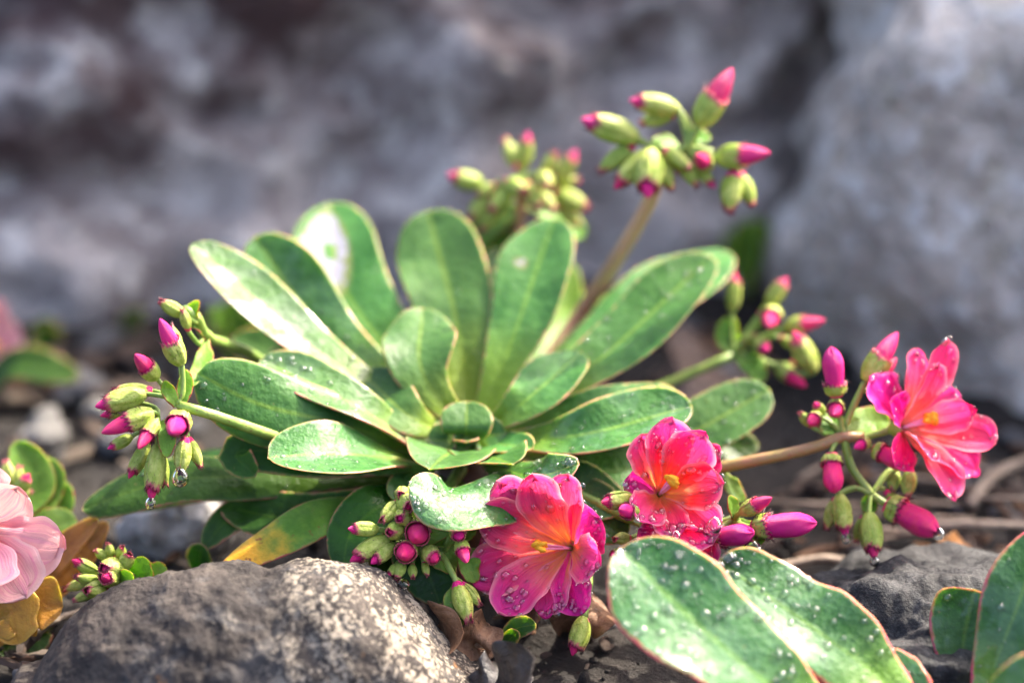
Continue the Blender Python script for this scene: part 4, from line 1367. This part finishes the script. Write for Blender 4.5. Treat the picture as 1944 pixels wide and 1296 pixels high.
dead_leaf(None, 0, [gp(960, 1180, .001), gp(1000, 1150, .006), gp(1040, 1130, .010)], 12, 'dull brown dead leaf under the magenta flower petals', H=np.array((.1, -.8, .6)), cup=.4, wave=.3)
dead_leaf(None, 0, [gp(1740, 1105, .001), gp(1780, 1070, .006), gp(1830, 1030, .007)], 8, 'orange brown dead leaf behind the dark stone', mat='orange_chip', H=np.array((.1, -.7, .6)), cup=.4, wave=.3)
dead_leaf(None, 0, [gp(1250, 760, .001), gp(1310, 720, .008), gp(1370, 690, .006)], 26, 'broad dull brown dead leaf behind the right-hand rosette leaves', mat='bark', H=np.array((.1, -.6, .8)), cup=.2, wave=.2)


def twig(pts, r, label):
    v, f = tube(pts, r, r * .6, 16, 8, .25)
    o = link('twig', mesh('twig', v, f), 'twig')
    return tag(o, label, 'twig')


twig([gp(1840, 960, .003), gp(1890, 900, .006), gp(1990, 855, .003)], .0016, 'pale dry twig lying behind the salmon flower')
twig([gp(1700, 1010, .002), gp(1830, 995, .005), gp(2000, 1000, .002)], .0014, 'straight tan twig behind the dark stone')
twig([gp(1440, 1085, .002), gp(1560, 1060, .004), gp(1650, 1072, .002)], .0013, 'thin brown twig below the drooping buds')
twig([gp(230, 880, .002), gp(330, 935, .004), gp(420, 950, .002)], .0009, 'hair-thin twig under the left bud cluster')
twig([gp(60, 1210, .002), gp(110, 1175, .005), gp(190, 1150, .003)], .0010, 'thin bent straw left of the stone')

for q in range(14):
    px, py = 1460 + 460 * rng.random(), 880 + 190 * rng.random()
    a_ = rng.normal() * .5
    l_ = 60 + 90 * rng.random()
    o = twig([gp(px - l_ * math.cos(a_), py - l_ * .3 * math.sin(a_), .001), gp(px, py + 6 * rng.normal(), .003 + .003 * rng.random()), gp(px + l_ * math.cos(a_), py + l_ * .3 * math.sin(a_), .001)], .0004 + .0006 * rng.random(), 'thin dry plant stalk in the litter below the salmon flower')
    o['group'] = 'dry stalks in the litter'


def chip_mesh(seed):
    r_ = np.random.default_rng(seed)
    n = 9
    a = np.sort(r_.random(n)) * 6.28
    rad = 0.6 + 0.5 * r_.random(n)
    top = [(rad[i] * math.cos(a[i]), rad[i] * .55 * math.sin(a[i]), .16 + .1 * r_.random()) for i in range(n)]
    bot = [(x * 1.05, y * 1.05, -.12) for x, y, z in top]
    v = top + bot + [(0, 0, .24)]
    f = [(i, (i + 1) % n, 2 * n) for i in range(n)] + [(i, n + i, n + (i + 1) % n, (i + 1) % n) for i in range(n)] + [tuple(range(2 * n - 1, n - 1, -1))]
    return v, f


def pebble_mesh(seed):
    nu, nv = 10, 14
    v = []
    for i in range(nu):
        a = math.pi * i / (nu - 1)
        for j in range(nv):
            b = 2 * math.pi * j / nv
            d_ = np.array((math.sin(a) * math.cos(b), math.sin(a) * math.sin(b) * .8, math.cos(a) * .6))
            v.append(d_ * (1 + .35 * fbm(d_, 1.4, 3, (seed * 2.1, seed, 0))))
    return v, grid_faces(nu, nv, True)


KM = {}
for mt in ('bark', 'dead', 'twig', 'orange_chip'):
    for s_ in range(3):
        v, f = chip_mesh(s_ + 5)
        me = mesh('bark_chip', v, f, False)
        me.materials.append(M[mt])
        KM[('chip', mt, s_)] = me
for mt in ('pebble', 'pebble_grey', 'pebble_brown'):
    for s_ in range(3):
        v, f = pebble_mesh(s_ + 1)
        me = mesh('pebble', v, f)
        me.materials.append(M[mt])
        KM[('peb', mt, s_)] = me
LAB = {'bark': 'dark brown bark chip lying on the wet soil', 'dead': 'rusty brown bark chip lying on the wet soil', 'twig': 'pale tan bark chip lying on the soil', 'orange_chip': 'orange bark chip lying on the soil',
       'pebble': 'small pale pebble lying on the soil', 'pebble_grey': 'small grey pebble lying on the soil', 'pebble_brown': 'small brown pebble lying on the soil'}


def litter(kind, mt, px, py, size, where='on the soil'):
    p = G(px, py)
    o = bpy.data.objects.new('bark_chip' if kind == 'chip' else 'pebble', KM[(kind, mt, int(rng.integers(0, 3)))])
    COL.objects.link(o)
    s_ = size * 1e-3
    o.location = (p[0], p[1], s_ * (.18 if kind == 'chip' else .3))
    tl = .35 if kind == 'chip' else .2
    o.rotation_euler = (rng.normal() * tl, rng.normal() * tl, rng.random() * 6.28)
    o.scale = (s_ * (1 + .5 * rng.random()), s_, s_ * (.6 + .6 * rng.random()))
    lab = LAB[mt].split(' lying')[0].replace('small ', '')
    tag(o, ('large ' if size > 6 else 'small ' if size > 3.2 else 'tiny ') + lab + ' ' + where, 'pebble' if kind == 'peb' else 'bark chip', {'chip': 'bark chips ', 'peb': 'pebbles '}[kind] + where)


zones = [  # x range, y range, count, size range
    ((20, 380), (660, 900), 44, (3.5, 9)), ((1250, 1500), (640, 800), 16, (4, 9)), ((1440, 1944), (880, 1090), 46, (2.5, 7)),
    ((180, 460), (930, 1100), 14, (2, 5)), ((780, 1160), (1150, 1290), 20, (1.5, 4)), ((1500, 1944), (780, 880), 14, (4, 8)), ((1560, 1740), (1080, 1150), 10, (1.5, 3.5)), ((0, 150), (1180, 1290), 10, (2, 5)), ((400, 620), (650, 720), 8, (3, 6)), ((1230, 1420), (620, 760), 14, (4, 10)), ((1500, 1944), (880, 1000), 24, (2.5, 6))]
WH = ['behind the leftmost pink buds', 'on bare soil behind the rosette leaves', 'on the soil below the drooping buds', 'in the shade under the old leaves', 'under the magenta flower', 'at the foot of the pale boulder', 'beside the dark stone', 'under the yellowing leaves', 'at the foot of the long boulder', 'near the broad dead leaf', 'on the soil behind the salmon flower']
WH[0] = 'on the soil between the long boulder and the pink buds'
for ((xa, xb), (ya, yb), n, (sa, sb)), where in zip(zones, WH):
    for i in range(n):
        px, py = xa + (xb - xa) * rng.random(), ya + (yb - ya) * rng.random()
        sz = sa + (sb - sa) * rng.random() ** 1.6
        u = rng.random()
        if u < .62:
            litter('chip', ('bark', 'bark', 'bark', 'dead', 'twig', 'dead')[rng.integers(0, 6)], px, py, sz, where)
        else:
            litter('peb', ('pebble', 'pebble_grey', 'pebble_brown', 'pebble_grey')[rng.integers(0, 4)], px, py, sz * .62, where)
# marked ones
litter('peb', 'pebble', 1690, 1102, 4.5, 'beside the dark stone')
litter('peb', 'pebble', 1832, 962, 4.5, 'on the soil behind the salmon flower')
litter('peb', 'pebble', 158, 745, 7, WH[0])
litter('peb', 'pebble_grey', 195, 665, 8, WH[0])
litter('chip', 'orange_chip', 1750, 1060, 6, 'beside the dark stone')

# soil crumbs: uncountable, one mesh
V, F = [], []
pv, pf = pebble_mesh(9)
nu, nv = 5, 6
sv = []
for i in range(nu):
    a = math.pi * i / (nu - 1)
    for j in range(nv):
        b = 2 * math.pi * j / nv
        sv.append((math.sin(a) * math.cos(b), math.sin(a) * math.sin(b), math.cos(a)))
sv = np.array(sv)
sf = grid_faces(nu, nv, True)
for i in range(5200):
    x, y = rng.uniform(-.20, .24), rng.uniform(-.14, .26)
    r = (.35 + 2.0 * rng.random() ** 5) * 1e-3
    q = sv * (r * (0.6 + .8 * rng.random(3))) * (1 + .3 * (rng.random((len(sv), 1)) - .5)) + np.array((x, y, r * .4 - .0005))
    k = i * len(sv)
    V.append(q)
    F += [tuple(a + k for a in t_) for t_ in sf]
o = link('soil_crumb', mesh('soil_crumb', np.vstack(V), F), 'soil')
o['kind'] = 'stuff'
o['label'] = 'dark crumbs of wet soil strewn over the ground'
o['category'] = 'soil'

for o in sc.objects:
    if '_b' in o:
        del o['_b']
